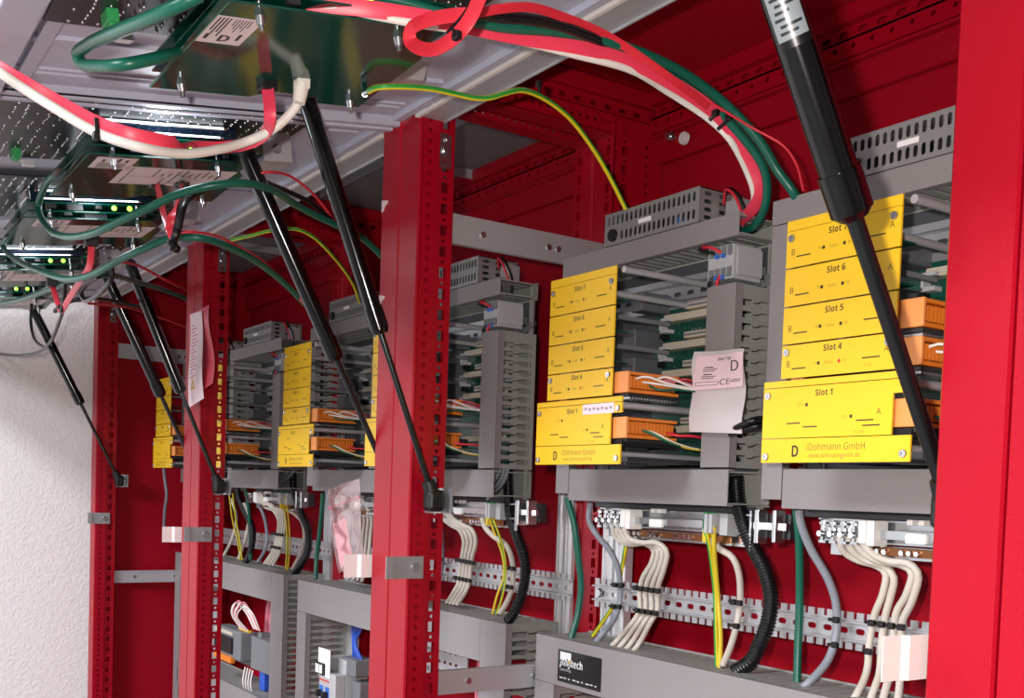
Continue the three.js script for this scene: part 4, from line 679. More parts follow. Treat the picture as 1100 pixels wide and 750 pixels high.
boards.forEach(([i, dx], bi) => {
  const t = flapFrame(thing('control_board', 'stack of green circuit boards under the ' + boardWhere[bi], 'circuit board', 'control boards'), i);
  t.position.x += dx;
  const xz = (pts, y, th) => lay(sheet(pts, [], th), [0, y, 0], [1, 0, 0], [0, 0, 1], [0, 1, 0]);
  const bb = part('display_board', bx(-0.592, -0.335, -0.0095, -0.0075, 0.115, 0.444), M.pcbBlack, t, 'black circuit board with solder joints');
  part('solder_joint', solderGeo, M.solder, bb).userData.kind = 'stuff';
  for (const [x, z] of [[-0.565, 0.395], [-0.5, 0.16]]) { part('green_connector', [bx(x, x + 0.02, -0.02, -0.0095, z, z + 0.01, 0.001), bx(x + 0.003, x + 0.017, -0.0225, -0.019, z + 0.002, z + 0.008, 0.001)], M.greenConn, bb); }
  part('cable_anchor', [lay(new THREE.ExtrudeGeometry(outline([[0, 0], [0.016, 0.004], [0.022, 0.012], [0.004, 0.009]]), { depth: 0.012, bevelEnabled: false }), [-0.6, -0.01, 0.375], [1, 0, 0], [0, -1, 0], [0, 0, 1])], M.white, t, 'white cable anchor');
  // display module with bright frame and its lamp tubes
  const dm = part('display_module', [bx(-0.43, -0.402, -0.0245, -0.0105, 0.19, 0.352, 0.001)], M.glass, t);
  part('bright_frame', [bx(-0.404, -0.4, -0.0135, -0.0105, 0.2, 0.345, 0.001), bx(-0.404, -0.4005, -0.0235, -0.021, 0.205, 0.34, 0.001), bx(-0.44, -0.398, -0.024, -0.011, 0.352, 0.358, 0.001)], M.chrome, dm);
  if (bi) part('frame_lamp', [bx(-0.3995, -0.3985, -0.0132, -0.011, 0.205, 0.34), bx(-0.4, -0.3992, -0.0232, -0.0214, 0.21, 0.335)], M.ledWhite, dm, 'bright white lamp strip');
  if (bi) { const glow = new THREE.PointLight(0xeef4ff, 0.018, 0, 2); glow.position.set(-0.385, -0.034, 0.275); glow.castShadow = true; glow.shadow.radius = 1; t.add(glow); }
  const lb = part('logic_board', bx(-0.6, -0.402, -0.0275, -0.026, 0.165, 0.356), M.pcb, t);
  for (const g of [bx(-0.412, -0.403, -0.034, -0.0275, 0.32, 0.332), bx(-0.418, -0.404, -0.036, -0.0275, 0.285, 0.305), bx(-0.412, -0.403, -0.033, -0.0275, 0.26, 0.268), bx(-0.55, -0.5, -0.034, -0.0275, 0.26, 0.31), bx(-0.415, -0.404, -0.035, -0.0275, 0.18, 0.19)]) part('chip', g, M.blackPlastic, lb);
  for (const z of [0.243, 0.222]) part('green_led', ball([-0.404, -0.0315, z], 0.0036, 10), M.ledGreen, lb, 'lit green LED');
  if (bi === 1) part('red_led', ball([-0.404, -0.0345, 0.262], 0.003, 10), M.ledRed, lb, 'lit red LED');
  const ib = part('interface_board', bx(-0.6, -0.404, -0.0385, -0.037, 0.16, 0.357), M.pcb, t);
  for (const g of [bx(-0.41, -0.405, -0.043, -0.0385, 0.2, 0.206), bx(-0.41, -0.405, -0.0425, -0.0385, 0.3, 0.31), bx(-0.44, -0.42, -0.044, -0.0385, 0.25, 0.28)]) part('component', g, M.dark, ib);
  const cv = part('cover_board', xz(boardShape, -0.0475, 0.0016), M.pcb, t, 'glossy dark green cover board');
  part('board_edge', [bx(-0.6152, -0.6146, -0.0476, -0.0458, 0.266, 0.355), bx(-0.615, -0.406, -0.0476, -0.0458, 0.3552, 0.3558)], M.pcbEdge, cv);
  for (const [x, z] of [[-0.6, 0.332], [-0.425, 0.325], [-0.6, 0.168], [-0.43, 0.205]]) { const s = part('standoff', [cyl([x, -0.046, z], [x, -0.0075, z], 0.0032, 0.0032, 10)], M.steel, t); part('standoff_nut', [cyl([x, -0.0535, z], [x, -0.0475, z], 0.0035, 0.0045, 6), cyl([x, -0.058, z], [x, -0.0535, z], 0.0022, 0.0022, 8)], M.steel, s); }
  // sockets at the open edge
  part('network_jack', [bx(-0.606, -0.582, -0.046, -0.03, 0.2, 0.216, 0.0008), bx(-0.6075, -0.606, -0.044, -0.032, 0.2015, 0.2145)], M.blackPlastic, t, 'black network socket');
  if (bi) part('metal_bracket', [lay(sheet(rect(0.125, 0.16, -0.045, -0.012), [['c', 0.143, -0.03, 0.006]], 0.0015), [-0.4, 0, 0], [0, 0, 1], [0, 1, 0], [1, 0, 0]), cyl([-0.4, -0.017, 0.148], [-0.394, -0.017, 0.148], 0.005, 0.005, 12), bx(-0.44, -0.4, -0.045, -0.0435, 0.125, 0.16)], M.galvDull, t);
  // printed labels on the cover
  const lab = (tex, w, h, x, z, rot, l) => { const m = part('printed_label', new THREE.PlaneGeometry(w, h), std({ map: tex, roughness: 0.5 }), cv, l); m.rotation.set(Math.PI / 2, 0, rot); m.position.set(x, -0.0478, z); return m; };
  if (bi === 0) lab(tagD, 0.036, 0.058, -0.4605, 0.337, -Math.PI / 2, 'pale label with letter D');
  else { lab(tagBar, 0.05, 0.044, -0.438, 0.322, 0, 'pale barcode label'); lab(tagBig, 0.085, 0.13, -0.49, 0.24, 0, 'large folded printed label'); }
});
// ------------------------------------------------------------------ gas struts
function strut(name, lo, hi, label, cap, printed, k0 = 0.9) {
  const t = thing('gas_strut', label, 'gas strut', 'black gas struts');
  const P = (k) => lerp(lo, hi, k);
  part('cylinder', [cyl(P(cap), P(0.985), 0.0108 * k0, 0.0108 * k0, 28), cyl(P(0.98), P(1.0), 0.0075, 0.0075, 16)], M.blackGloss, t);
  part('cylinder_cap', [cyl(P(cap - 0.01), P(cap + 0.045), 0.0122 * k0, 0.0122 * k0, 28), cyl(P(cap - 0.02), P(cap - 0.01), 0.0085, 0.0118 * k0, 28)], M.blackGloss, t);
  part('rod', cyl(P(0.02), P(cap), 0.0046 * k0 * k0, 0.0046 * k0 * k0, 18), M.rod, t);
  const j = part('ball_joint', [bx(lo[0] - 0.011, lo[0] + 0.01, lo[1] - 0.014, lo[1] + 0.012, lo[2] - 0.011, lo[2] + 0.011, 0.006), cyl(lo, P(0.05), 0.01, 0.0078, 18)], M.blackPlastic, t);
  part('top_joint', [ball(hi, 0.011, 14), cyl(P(0.96), hi, 0.009, 0.01, 14)], M.blackPlastic, t);
  if (printed) { const tex = canvasTex(128, 256, (x) => { x.fillStyle = '#0b0b0c'; x.fillRect(0, 0, 128, 256); x.fillStyle = '#7e888c'; x.fillRect(8, 0, 112, 236); x.fillStyle = '#24282a'; for (let k = 0; k < 14; k++) x.fillRect(18 + (k * 13) % 20, 8 + k * 16, 30 + (k * 37) % 50, 7); });
    const g = new THREE.CylinderGeometry(0.01095 * k0, 0.01095 * k0, 0.06, 24, 1, true, -0.3, 1.9), d = V(hi).sub(V(lo)).normalize(); g.applyQuaternion(new THREE.Quaternion().setFromUnitVectors(new THREE.Vector3(0, 1, 0), d)); const c = P(printed); g.translate(...c); part('printed_sleeve', g, std({ map: tex, roughness: 0.3, side: THREE.DoubleSide }), t, 'pale printed sticker'); }
  return t;
}
function strutBracket(lo, s, label) { // galvanised angle that carries the ball joint
  const t = thing('strut_bracket', label, 'bracket', 'strut brackets');
  part('plate', [bx(lo[0] - 0.0125, lo[0] + 0.0125, lo[1] - 0.016, lo[1] + 0.014, lo[2] - 0.0185, lo[2] - 0.0165), bx(lo[0] - 0.0145, lo[0] - 0.0125, lo[1] - 0.016, lo[1] + 0.014, lo[2] - 0.0185, lo[2] + 0.004)], M.galv, t);
}
const loA = [-0.737,1.4914,-0.0246], loB = [-1.537,1.4988,-0.0319], loC = [-2.337,1.5037,-0.0517];
strut('s', loA, [-0.745,1.9282,0.1475], 'black gas strut crossing the middle red post', 0.45);
strut('s', loB, [-1.545,1.8718,0.1283], 'black gas strut whose rod ends at the second red post', 0.455);
strut('s', loC, [-2.345,1.9084,0.1539], 'black gas strut in front of the white wall', 0.46);
strut('s', [-0.852,1.5067,-0.0279], [-0.846,1.8869,0.178], 'black gas strut running behind the left edge of the middle red post', 0.42);
strut('s', [-1.652,1.5185,-0.0285], [-1.648,1.8736,0.1476], 'black gas strut running behind the left edge of the second red post', 0.42);
{ const a = [-0.0615,1.5399,-0.014], b = [-0.0645,1.7864,0.14]; const lo = lerp(a, b, -0.16), hi = lerp(a, b, 1.45); strut('s', lo, hi, 'thick black gas strut in front of the nearest yellow rack', 0.46, 0.73, 1.08); }
strutBracket(loA, 1, 'small bright angle at the strut foot on the middle post'); strutBracket(loB, 1, 'small bright angle at the strut foot on the second post'); strutBracket(loC, 1, 'small bright angle at the strut foot on the end post');
// ------------------------------------------------------------------ cables around the flaps
const R = (name, pts, w, th, mat, label, o = {}) => single(name, sweep(pts, w, th, { square: true, rad: 16, fixed: true, ...o }), mat, label, 'cable', o.group);
R('flat_cable', [[-0.422,1.8777,0.29],[-0.4203,1.8736,0.28],[-0.3992,1.8723,0.235],[-0.3898,1.8742,0.19],[-0.3879,1.8781,0.14],[-0.386,1.8811,0.1],[-0.3817,1.8857,0.05],[-0.3839,1.8895,0],[-0.3881,1.8848,-0.06],[-0.3923,1.871,-0.125],[-0.3937,1.8523,-0.16],[-0.3953,1.8288,-0.185],[-0.3976,1.8129,-0.195],[-0.4152,1.8017,-0.205],[-0.4516,1.7952,-0.22]], 0.0062, 0.0013, M.ribbon, 'wide flat red cable arching from the flap to the nearest rack', { up: [0.8, -0.3, 0.55] });
cable('white_cable', [[-0.4268,1.8753,0.3],[-0.413,1.8717,0.26],[-0.3941,1.8687,0.205],[-0.3923,1.8748,0.155],[-0.3908,1.8783,0.12],[-0.3866,1.8806,0.05],[-0.3887,1.8841,-0.015],[-0.4047,1.883,-0.075],[-0.4036,1.8681,-0.13],[-0.3977,1.853,-0.15],[-0.4066,1.8296,-0.185],[-0.4111,1.813,-0.2],[-0.4225,1.8012,-0.21]], 0.0033, M.wireWhite, 'white cable along the underside of the red arching bundle', 'arching bundle');
cable('green_cable', [[-0.4062,1.8861,0.24],[-0.395,1.8834,0.205],[-0.3882,1.8806,0.175],[-0.3834,1.8828,0.125],[-0.3798,1.8904,0.08],[-0.3794,1.8964,0.03],[-0.3808,1.8976,-0.025],[-0.3854,1.8939,-0.08],[-0.3816,1.8757,-0.13],[-0.3714,1.8469,-0.165],[-0.3671,1.8232,-0.185],[-0.3581,1.8018,-0.2],[-0.3642,1.7868,-0.22]], 0.0046, M.wireGreen, 'bright green cable on top of the arching bundle', 'arching bundle');
cable('green_cable', [[-0.4126,1.8899,0.245],[-0.4112,1.892,0.205],[-0.3928,1.8831,0.155],[-0.3933,1.8874,0.1],[-0.3856,1.8941,0.025],[-0.3889,1.8928,-0.04],[-0.3952,1.8832,-0.11],[-0.3876,1.8525,-0.16],[-0.3855,1.8302,-0.185],[-0.3918,1.8141,-0.198],[-0.4039,1.7981,-0.208],[-0.4254,1.7871,-0.218],[-0.4466,1.7864,-0.225]], 0.0044, M.wireGreen, 'dark green cable that bends back into the top duct', 'arching bundle');
R('flat_cable', [[-0.3423,1.8661,0.175],[-0.3449,1.8773,0.15],[-0.3508,1.8884,0.12],[-0.3631,1.8962,0.08],[-0.3754,1.8992,0.02],[-0.3743,1.8808,-0.05],[-0.383,1.8709,-0.105]], 0.0036, 0.0012, M.wireRed, 'narrow red cable curving above the arching bundle', { up: [0.7, -0.5, 0.5] });
cable('black_cable', [[-0.3762,1.8735,0.175],[-0.3547,1.8724,0.165],[-0.3603,1.879,0.14],[-0.3645,1.8857,0.115],[-0.3696,1.8922,0.075],[-0.3816,1.8965,0.02]], 0.0046, M.wireBlack, 'short black cable beside the red loop', 'arching bundle');
cable('red_wire', [[-0.378,1.8735,-0.1],[-0.3636,1.8553,-0.14],[-0.3449,1.8369,-0.17],[-0.3425,1.822,-0.185],[-0.3465,1.802,-0.2]], 0.0012, M.wireRed, 'thin red wire right of the arching bundle', 'thin red wires');
R('flat_cable', [[-0.294,1.8581,0.2],[-0.2954,1.8515,0.202],[-0.2971,1.8406,0.206],[-0.3027,1.8317,0.21],[-0.3152,1.8256,0.214],[-0.3313,1.8244,0.218],[-0.3469,1.8298,0.222],[-0.3569,1.8386,0.224],[-0.3525,1.8444,0.225],[-0.3394,1.8462,0.222],[-0.3246,1.8466,0.214],[-0.3115,1.8456,0.206],[-0.3066,1.8461,0.198]], 0.0052, 0.0009, M.wireRed, 'red flat cable folded into a loop under the flap', { up: [0.75, -0.05, 0.66], step: 0.003 });
cable('black_cable', [[-0.3027,1.8573,0.2],[-0.3037,1.849,0.203],[-0.3113,1.8416,0.206],[-0.3226,1.8344,0.21]], 0.0028, M.wireBlack, 'black strap through the red cable loop', 'arching bundle');
cable('earth_wire', [[-0.5379,1.8651,0.17],[-0.5208,1.8635,0.17],[-0.5135,1.8657,0.155],[-0.5163,1.8731,0.12],[-0.525,1.8786,0.085],[-0.5286,1.8815,0.06],[-0.529,1.8855,0.045],[-0.5291,1.8926,0.03],[-0.5341,1.9035,0.005],[-0.5468,1.9078,-0.03],[-0.5673,1.9037,-0.08],[-0.5883,1.8857,-0.13],[-0.6026,1.866,-0.165],[-0.615,1.839,-0.2]], 0.0027, M.wireGY, 'green and yellow wire from the flap lug to the nearest power supply', 'earth wires');
single('wire_lug', [cyl([-0.57,1.8753,0.1585], [-0.5543,1.8682,0.1659], 0.0028), cyl([-0.5477,1.8662,0.17], [-0.5302,1.8645,0.17], 0.0024)], M.steel, 'small bright wire lug at the corner of the nearest green board', 'lug');
// network and flat cables of the nearest board
{
  const t = thing('network_cable', 'pale network cable with moulded plug hanging from the nearest green board', 'cable');
  part('lead', sweep([[-0.5572,1.8604,0.228],[-0.5609,1.8499,0.228],[-0.5701,1.8399,0.232],[-0.5768,1.8255,0.245],[-0.5975,1.8168,0.26],[-0.5848,1.7981,0.295],[-0.5691,1.7839,0.33],[-0.5501,1.7765,0.37],[-0.5645,1.7852,0.4],[-0.5774,1.8016,0.43],[-0.5882,1.8168,0.455],[-0.5897,1.8247,0.47],[-0.6181,1.8413,0.48]], 0.0042), M.wireWhite, t);
  const p = [-0.5552,1.8623,0.228], q = [-0.5557,1.8455,0.23]; part('plug', [cyl(p, q, 0.0072, 0.0055, 14), bx(p[0] - 0.006, p[0] + 0.006, p[1] - 0.004, p[1] + 0.014, p[2] - 0.006, p[2] + 0.006, 0.001)], M.wireWhite, t);
}
{
  const t = thing('flat_data_cable', 'pink red flat cable with black plug hanging from the nearest green board', 'cable');
  part('lead', sweep([[-0.569,1.8591,0.255],[-0.5635,1.8445,0.255],[-0.5602,1.8297,0.255],[-0.5798,1.8235,0.25],[-0.6099,1.8207,0.252],[-0.6302,1.8173,0.268],[-0.621,1.8088,0.298],[-0.5657,1.7906,0.343],[-0.5608,1.7888,0.375],[-0.5742,1.7965,0.398],[-0.5888,1.812,0.428],[-0.5944,1.823,0.452],[-0.6043,1.8333,0.468],[-0.6184,1.8444,0.48]], 0.0055, 0.0012, { square: true, fixed: true, up: [0.8, -0.2, 0.55], rad: 16 }), M.ribbon, t);
  const p = [-0.5718,1.8619,0.254]; part('plug', bx(p[0] - 0.008, p[0] + 0.008, p[1] - 0.007, p[1] + 0.006, p[2] - 0.007, p[2] + 0.007, 0.001), M.blackPlastic, t);
}
tieBar([-0.5432,1.7904,0.402], [-0.5533,1.7761,0.398], 'black cable tie around the white and pink cables at top left');
tieBar([-0.4004,1.8896,-0.03], [-0.3904,1.9061,-0.035], 'black upper cable tie on the arching bundle');
tieBar([-0.3917,1.8627,-0.12], [-0.3848,1.8698,-0.125], 'black left cable tie low on the arching bundle');
tieBar([-0.3903,1.8557,-0.13], [-0.3801,1.8692,-0.14], 'black right cable tie low on the arching bundle');
tieBar([-0.5455,1.9061,-0.028], [-0.5432,1.9222,-0.028], 'black cable tie sticking up from the green and yellow wire');
tieBar([-0.3092,1.8319,0.21], [-0.2996,1.8235,0.21], 'black cable tie on the red cable loop');
cable('green_cable', [[-0.3464,1.8223,0.385],[-0.3535,1.816,0.395],[-0.3831,1.8151,0.405],[-0.4433,1.8226,0.415],[-0.5092,1.8335,0.42],[-0.5388,1.8346,0.422],[-0.538,1.8291,0.42],[-0.509,1.819,0.413],[-0.477,1.8137,0.4],[-0.4809,1.826,0.375],[-0.5016,1.8412,0.355]], 0.0048, M.wireGreen, 'green cable doubled back at the top left corner', 'flap cables');
// middle flap
cable('green_cable', [[-1.0024,1.8811,0.33],[-1.0519,1.8817,0.335],[-1.1179,1.8772,0.34],[-1.1616,1.8563,0.342],[-1.1074,1.82,0.34],[-1.0179,1.793,0.335],[-0.926,1.7829,0.322],[-0.8702,1.7897,0.305],[-0.8289,1.7992,0.285],[-0.8124,1.8113,0.265],[-0.7894,1.8218,0.235],[-0.7867,1.8307,0.2],[-0.808,1.8367,0.16],[-0.8694,1.8398,0.1],[-0.9051,1.8366,0.04],[-0.921,1.8331,0],[-0.9528,1.8208,-0.05],[-0.9844,1.7974,-0.1]], 0.0044, M.wireGreen, 'green cable looping under the flap above the middle post', 'flap cables');
cable('green_cable', [[-1.3702,1.8769,0.325],[-1.4443,1.8774,0.33],[-1.5187,1.8687,0.332],[-1.437,1.8369,0.328],[-1.3043,1.8006,0.32],[-1.1383,1.7638,0.305],[-1.0689,1.7627,0.29],[-1.0136,1.7724,0.275],[-0.9586,1.782,0.255],[-0.9325,1.7916,0.235],[-0.9109,1.7925,0.205],[-0.9445,1.7924,0.15],[-0.9943,1.7904,0.1],[-1.0386,1.7795,0.05],[-1.0856,1.7641,0]], 0.0044, M.wireGreen, 'long green cable looping down past the second red post', 'flap cables');
cable('green_cable', [[-1.8008,1.8132,0.31],[-1.728,1.8079,0.305],[-1.5553,1.7946,0.295],[-1.4195,1.7929,0.28],[-1.3135,1.7923,0.265],[-1.3397,1.8107,0.22],[-1.5145,1.8384,0.12],[-1.702,1.8634,0.02],[-1.8458,1.8743,-0.07],[-1.9397,1.8619,-0.16]], 0.0044, M.wireGreen, 'green cable low at the left edge under the farthest flap', 'flap cables');
for (const [p, l] of [[[[-0.9865,1.8686,0.238],[-0.9475,1.8455,0.245],[-0.9008,1.8109,0.252],[-0.827,1.7731,0.265],[-0.8193,1.7642,0.262]], 'left red flat cable under the flap above the middle post'], [[[-0.9399,1.8569,0.222],[-0.8879,1.8253,0.24],[-0.8317,1.7915,0.263],[-0.8379,1.7783,0.264]], 'right red flat cable under the flap above the middle post'], [[[-1.0518,1.8024,0.3],[-1.0461,1.7946,0.3],[-1.0588,1.7739,0.298],[-1.1547,1.7658,0.29],[-1.2523,1.7602,0.282],[-1.3515,1.7509,0.275]], 'upper red flat cable at the far left struts'], [[[-1.3785,1.7976,0.285],[-1.3669,1.7824,0.283],[-1.3536,1.763,0.28],[-1.3427,1.7509,0.278]], 'lower red flat cable at the far left struts']]) R('flat_cable', p, 0.0042, 0.0012, M.wireRed, l, { up: [0.8, -0.3, 0.55], group: 'red flat cables' });
cable('black_cable', [[-0.9707,1.8722,0.212],[-0.9148,1.8395,0.228],[-0.8452,1.7994,0.25],[-0.8164,1.7706,0.262],[-0.8262,1.7623,0.262],[-0.8187,1.7553,0.26]], 0.0046, M.wireBlack, 'black cable with plug under the flap above the middle post', 'flap cables');
cable('black_cable', [[-0.833,1.8419,0.2],[-0.8363,1.8327,0.22],[-0.8385,1.8192,0.24],[-0.8147,1.7996,0.255],[-0.8133,1.7764,0.26]], 0.0034, M.wireBlack, 'thin black cable curving from the flap edge', 'flap cables');
cable('black_cable', [[-1.0676,1.7724,0.27],[-1.0668,1.7617,0.27],[-1.1058,1.7518,0.27],[-1.1597,1.7466,0.272],[-1.2067,1.75,0.274],[-1.2154,1.7599,0.276],[-1.1816,1.7679,0.276],[-1.1257,1.7699,0.274]], 0.0034, M.wireBlack, 'small black cable loop below the farthest board', 'flap cables');
cable('black_cable', [[-1.3021,1.7846,0.28],[-1.3122,1.7659,0.279],[-1.3411,1.7494,0.277],[-1.3379,1.7623,0.27],[-1.3212,1.7695,0.25],[-1.3647,1.7788,0.2],[-1.3951,1.7789,0.15]], 0.0028, M.wireBlack, 'black cable branching from the red flat cables at far left', 'flap cables');
cable('black_cable', [[-2.6318,1.8208,0.2],[-2.4522,1.7953,0.2],[-2.1357,1.7638,0.2],[-1.9362,1.7544,0.2],[-1.8072,1.7611,0.205],[-1.722,1.7789,0.21],[-1.6566,1.7939,0.215]], 0.0032, M.wireBlack, 'black cable sagging before the white wall', 'flap cables');
cable('black_cable', [[-2.0458,1.862,0.2],[-2.0535,1.8266,0.2],[-2.0192,1.7904,0.2],[-1.9272,1.7627,0.2],[-1.8423,1.751,0.2]], 0.003, M.wireBlack, 'black cable hanging beside the farthest strut', 'flap cables');
cable('red_wire', [[-0.8545,1.7815,0.25],[-0.8393,1.7814,0.24],[-0.8952,1.7943,0.19],[-0.9432,1.7979,0.15],[-0.9947,1.7965,0.1],[-1.0536,1.7818,0.04],[-1.075,1.7574,0]], 0.0016, M.wireRed, 'thin red wire crossing above the second red post', 'thin red wires');
cable('red_wire', [[-0.8389,1.8613,0.16],[-0.8358,1.8636,0.15],[-0.8705,1.8737,0.11],[-0.899,1.8671,0.07],[-0.9237,1.8566,0.04],[-0.9553,1.8344,0]], 0.0016, M.wireRed, 'thin red wire between the two struts near the middle post', 'thin red wires');
cable('red_wire', [[-1.1439,1.7971,0.25],[-1.2989,1.8255,0.18],[-1.5196,1.8501,0.075],[-1.8101,1.8863,-0.055],[-1.917,1.8779,-0.15]], 0.0022, M.wireRed, 'thin red wire left of the second red post', 'thin red wires');
cable('red_wire', [[-1.29,1.7586,0.25],[-1.4927,1.7917,0.17],[-1.7441,1.8269,0.06],[-1.9136,1.8298,-0.08],[-1.9741,1.8171,-0.16]], 0.002, M.wireRed, 'thin red wire above the red end post', 'thin red wires');
cable('black_cable', [[-0.8143,1.8443,0.16],[-0.853,1.8504,0.12],[-0.8803,1.85,0.08],[-0.9083,1.8418,0.04]], 0.003, M.wireBlack, 'black cable alongside the green cable near the middle post', 'flap cables');
cable('earth_wire', [[-1.1134,1.8428,0.1],[-1.0874,1.8477,0.08],[-1.0695,1.8541,0.06],[-1.0564,1.8592,0.03],[-1.0683,1.8572,0],[-1.1213,1.8435,-0.06],[-1.2043,1.8265,-0.13],[-1.284,1.8139,-0.18]], 0.0023, M.wireGY, 'green and yellow wire arching behind the struts left of the middle post', 'earth wires');
tieBar([-0.8264,1.7664,0.262], [-0.8118,1.7538,0.262], 'black cable tie joining the cables above the second post');
tieBar([-1.3791,1.7529,0.275], [-1.3385,1.7562,0.275], 'black cable tie joining the red cables at far left');
for (const [p, l] of [[[-0.9864,1.8674,0.238], 'left black plug under the board above the second post'], [[-0.9671,1.869,0.213], 'right black plug under the board above the second post'], [[-1.0463,1.7969,0.3], 'black plug on the upper red cable at far left'], [[-1.3712,1.7952,0.285], 'black plug on the lower red cable at far left']]) single('cable_plug', bx(p[0] - 0.008, p[0] + 0.008, p[1] - 0.006, p[1] + 0.009, p[2] - 0.008, p[2] + 0.008, 0.0015), M.blackPlastic, l, 'plug', 'black cable plugs');
// ------------------------------------------------------------------ bags, tags, devices in the lower frames
function softSheet(p00, p10, p11, p01, nu, nv, bulge, th = 0.0004) { // a limp rectangular sheet between four corners
  const g = new THREE.BoxGeometry(1, 1, 1, nu, nv, 1), a = g.attributes.position;
  for (let k = 0; k < a.count; k++) { const u = a.getX(k) + 0.5, v = a.getY(k) + 0.5, q = lerp(lerp(p00, p10, u), lerp(p01, p11, u), v), b = bulge(u, v) + a.getZ(k) * th; a.setXYZ(k, q[0], q[1], q[2] + b); }
  g.computeVertexNormals(); return g;
}
{ // clear pouch with a type label hung on the duct of the rack right of the middle post
  const t = thing('label_pouch', 'clear plastic pouch with pink lit type label on an upright duct', 'pouch');
  const c = [[-0.4801,1.5741,-0.19], [-0.3998,1.5696,-0.186], [-0.3992,1.6544,-0.188], [-0.4798,1.6595,-0.193]];
  part('film', softSheet(c[0], c[1], c[2], c[3], 14, 18, (u, v) => 0.004 * Math.sin(u * 5 + v * 3) * v + 0.002 * Math.sin(v * 9)), new THREE.MeshPhysicalMaterial({ color: 0xfaf4f5, roughness: 0.25, transmission: 0.45, thickness: 0, ior: 1.4 }), t);
  const tex = canvasTex(300, 256, (x, W, H) => { x.fillStyle = '#f1d3da'; x.fillRect(0, 0, W, H); x.fillStyle = '#2a2226'; x.font = '700 26px sans-serif'; x.fillText('Slot Typ', 118, 42); x.font = '400 106px sans-serif'; x.fillText('D', 204, 132); for (let k = 0; k < 2; k++) { x.fillRect(52, 86 + k * 54, 46, 7); x.fillRect(44, 102 + k * 54, 78, 5); x.fillRect(44, 116 + k * 54, 66, 5); } x.font = '400 60px sans-serif'; x.fillText('CE', 146, 228); x.strokeStyle = '#2a2226'; x.lineWidth = 3; x.strokeRect(14, 200, 126, 24); x.fillRect(214, 196, 70, 5); x.fillRect(214, 208, 70, 5); });
  const d = [[-0.4739,1.6172,-0.1885], [-0.3986,1.6169,-0.1845], [-0.3983,1.6513,-0.186], [-0.4731,1.6538,-0.191]];
  part('type_card', softSheet(d[0], d[1], d[2], d[3], 8, 8, (u, v) => 0.004 * Math.sin(u * 5 + (0.5 + v * 0.5) * 3) * (0.5 + v * 0.5) + 0.001, 0.0003), std({ map: tex, roughness: 0.4 }), t, 'printed card with letter D');
}
{ // zip bag with paper left of the middle post
  const t = thing('zip_bag', 'crumpled clear zip bag with a pink card, hanging left of the middle post', 'bag');
  const c = [[-1.1618,1.3692,-0.1], [-1.0547,1.3916,-0.092], [-1.1014,1.5174,-0.1], [-1.2422,1.4973,-0.11]];
  const f = (s) => (u, v) => s * (0.007 + 0.004 * Math.sin(u * 9 + v * 7) + 0.003 * Math.sin(v * 17 - u * 4)) * Math.sin(Math.PI * u) * Math.min(1, v * 4, (1 - v) * 4) + 0.002 * Math.sin(u * 6 + v * 5);
  const film = new THREE.MeshPhysicalMaterial({ color: 0xfdf6f6, roughness: 0.08, transmission: 0.95, thickness: 0, ior: 1.42 });
  part('front_film', softSheet(c[0], c[1], c[2], c[3], 16, 24, f(1)), film, t); part('back_film', softSheet(c[0], c[1], c[2], c[3], 16, 24, f(-1)), film, t);
  const z = [lerp(c[3], c[0], 0.22), lerp(c[2], c[1], 0.22)]; part('zip', sweep([z[0], lerp(z[0], z[1], 0.5), z[1]], 0.002, 0.0012, { seg: 6, rad: 6 }), M.wirePink, t);
  const p = [[-1.1554,1.3755,-0.1], [-1.1125,1.4015,-0.098], [-1.1436,1.457,-0.1], [-1.1965,1.4448,-0.104]]; part('card', softSheet(p[0], p[1], p[2], p[3], 4, 6, () => 0), std({ color: 0xe8aab4, roughness: 0.6 }), t, 'pink card');
}
{ // paper tag in a red sleeve taped on the second post
  const t = thing('sleeve_tag', 'pink red plastic sleeve with printed paper on the second red post', 'tag');
  const tex = canvasTex(128, 320, (x) => { x.fillStyle = '#e9cfd2'; x.fillRect(0, 0, 128, 320); x.fillStyle = '#b3262f'; for (let k = 0; k < 16; k++) x.fillRect(14, 40 + k * 12, 30 + (k * 23) % 40, 3); x.strokeStyle = '#c9a01e'; x.lineWidth = 8; x.beginPath(); x.moveTo(30, 262); x.lineTo(58, 262); x.lineTo(44, 236); x.closePath(); x.stroke(); });
  const c = [[-1.6067,1.6506,0.004], [-1.4378,1.6728,0.01], [-1.4679,1.8089,0.008], [-1.6211,1.812,0.003]];
  part('sleeve', softSheet([...c[0]], c[1], c[2], c[3], 10, 20, (u, v) => 0.004 * Math.sin(v * 6 + u * 3) * u + (u > 0.5 ? (u - 0.5) * 0.01 : 0)), std({ color: 0xd8485a, roughness: 0.3 }), t);
  const d = [[-1.5829,1.6387,0.011], [-1.4794,1.6493,0.017], [-1.5149,1.8044,0.014], [-1.5923,1.8077,0.01]];
  part('paper', softSheet(d[0], d[1], d[2], d[3], 6, 14, (u, v) => 0.002 * Math.sin(v * 6)), std({ map: tex, roughness: 0.5 }), t, 'pale paper with red lines');
}
cable('earth_wire', [[-2.1998,1.5358,-0.12],[-2.2256,1.5096,-0.13],[-2.2429,1.4762,-0.14],[-2.291,1.4346,-0.15],[-2.3314,1.3918,-0.16]], 0.0035, M.wireGrey, 'grey cord hanging below the farthest yellow rack', 'grey cords');
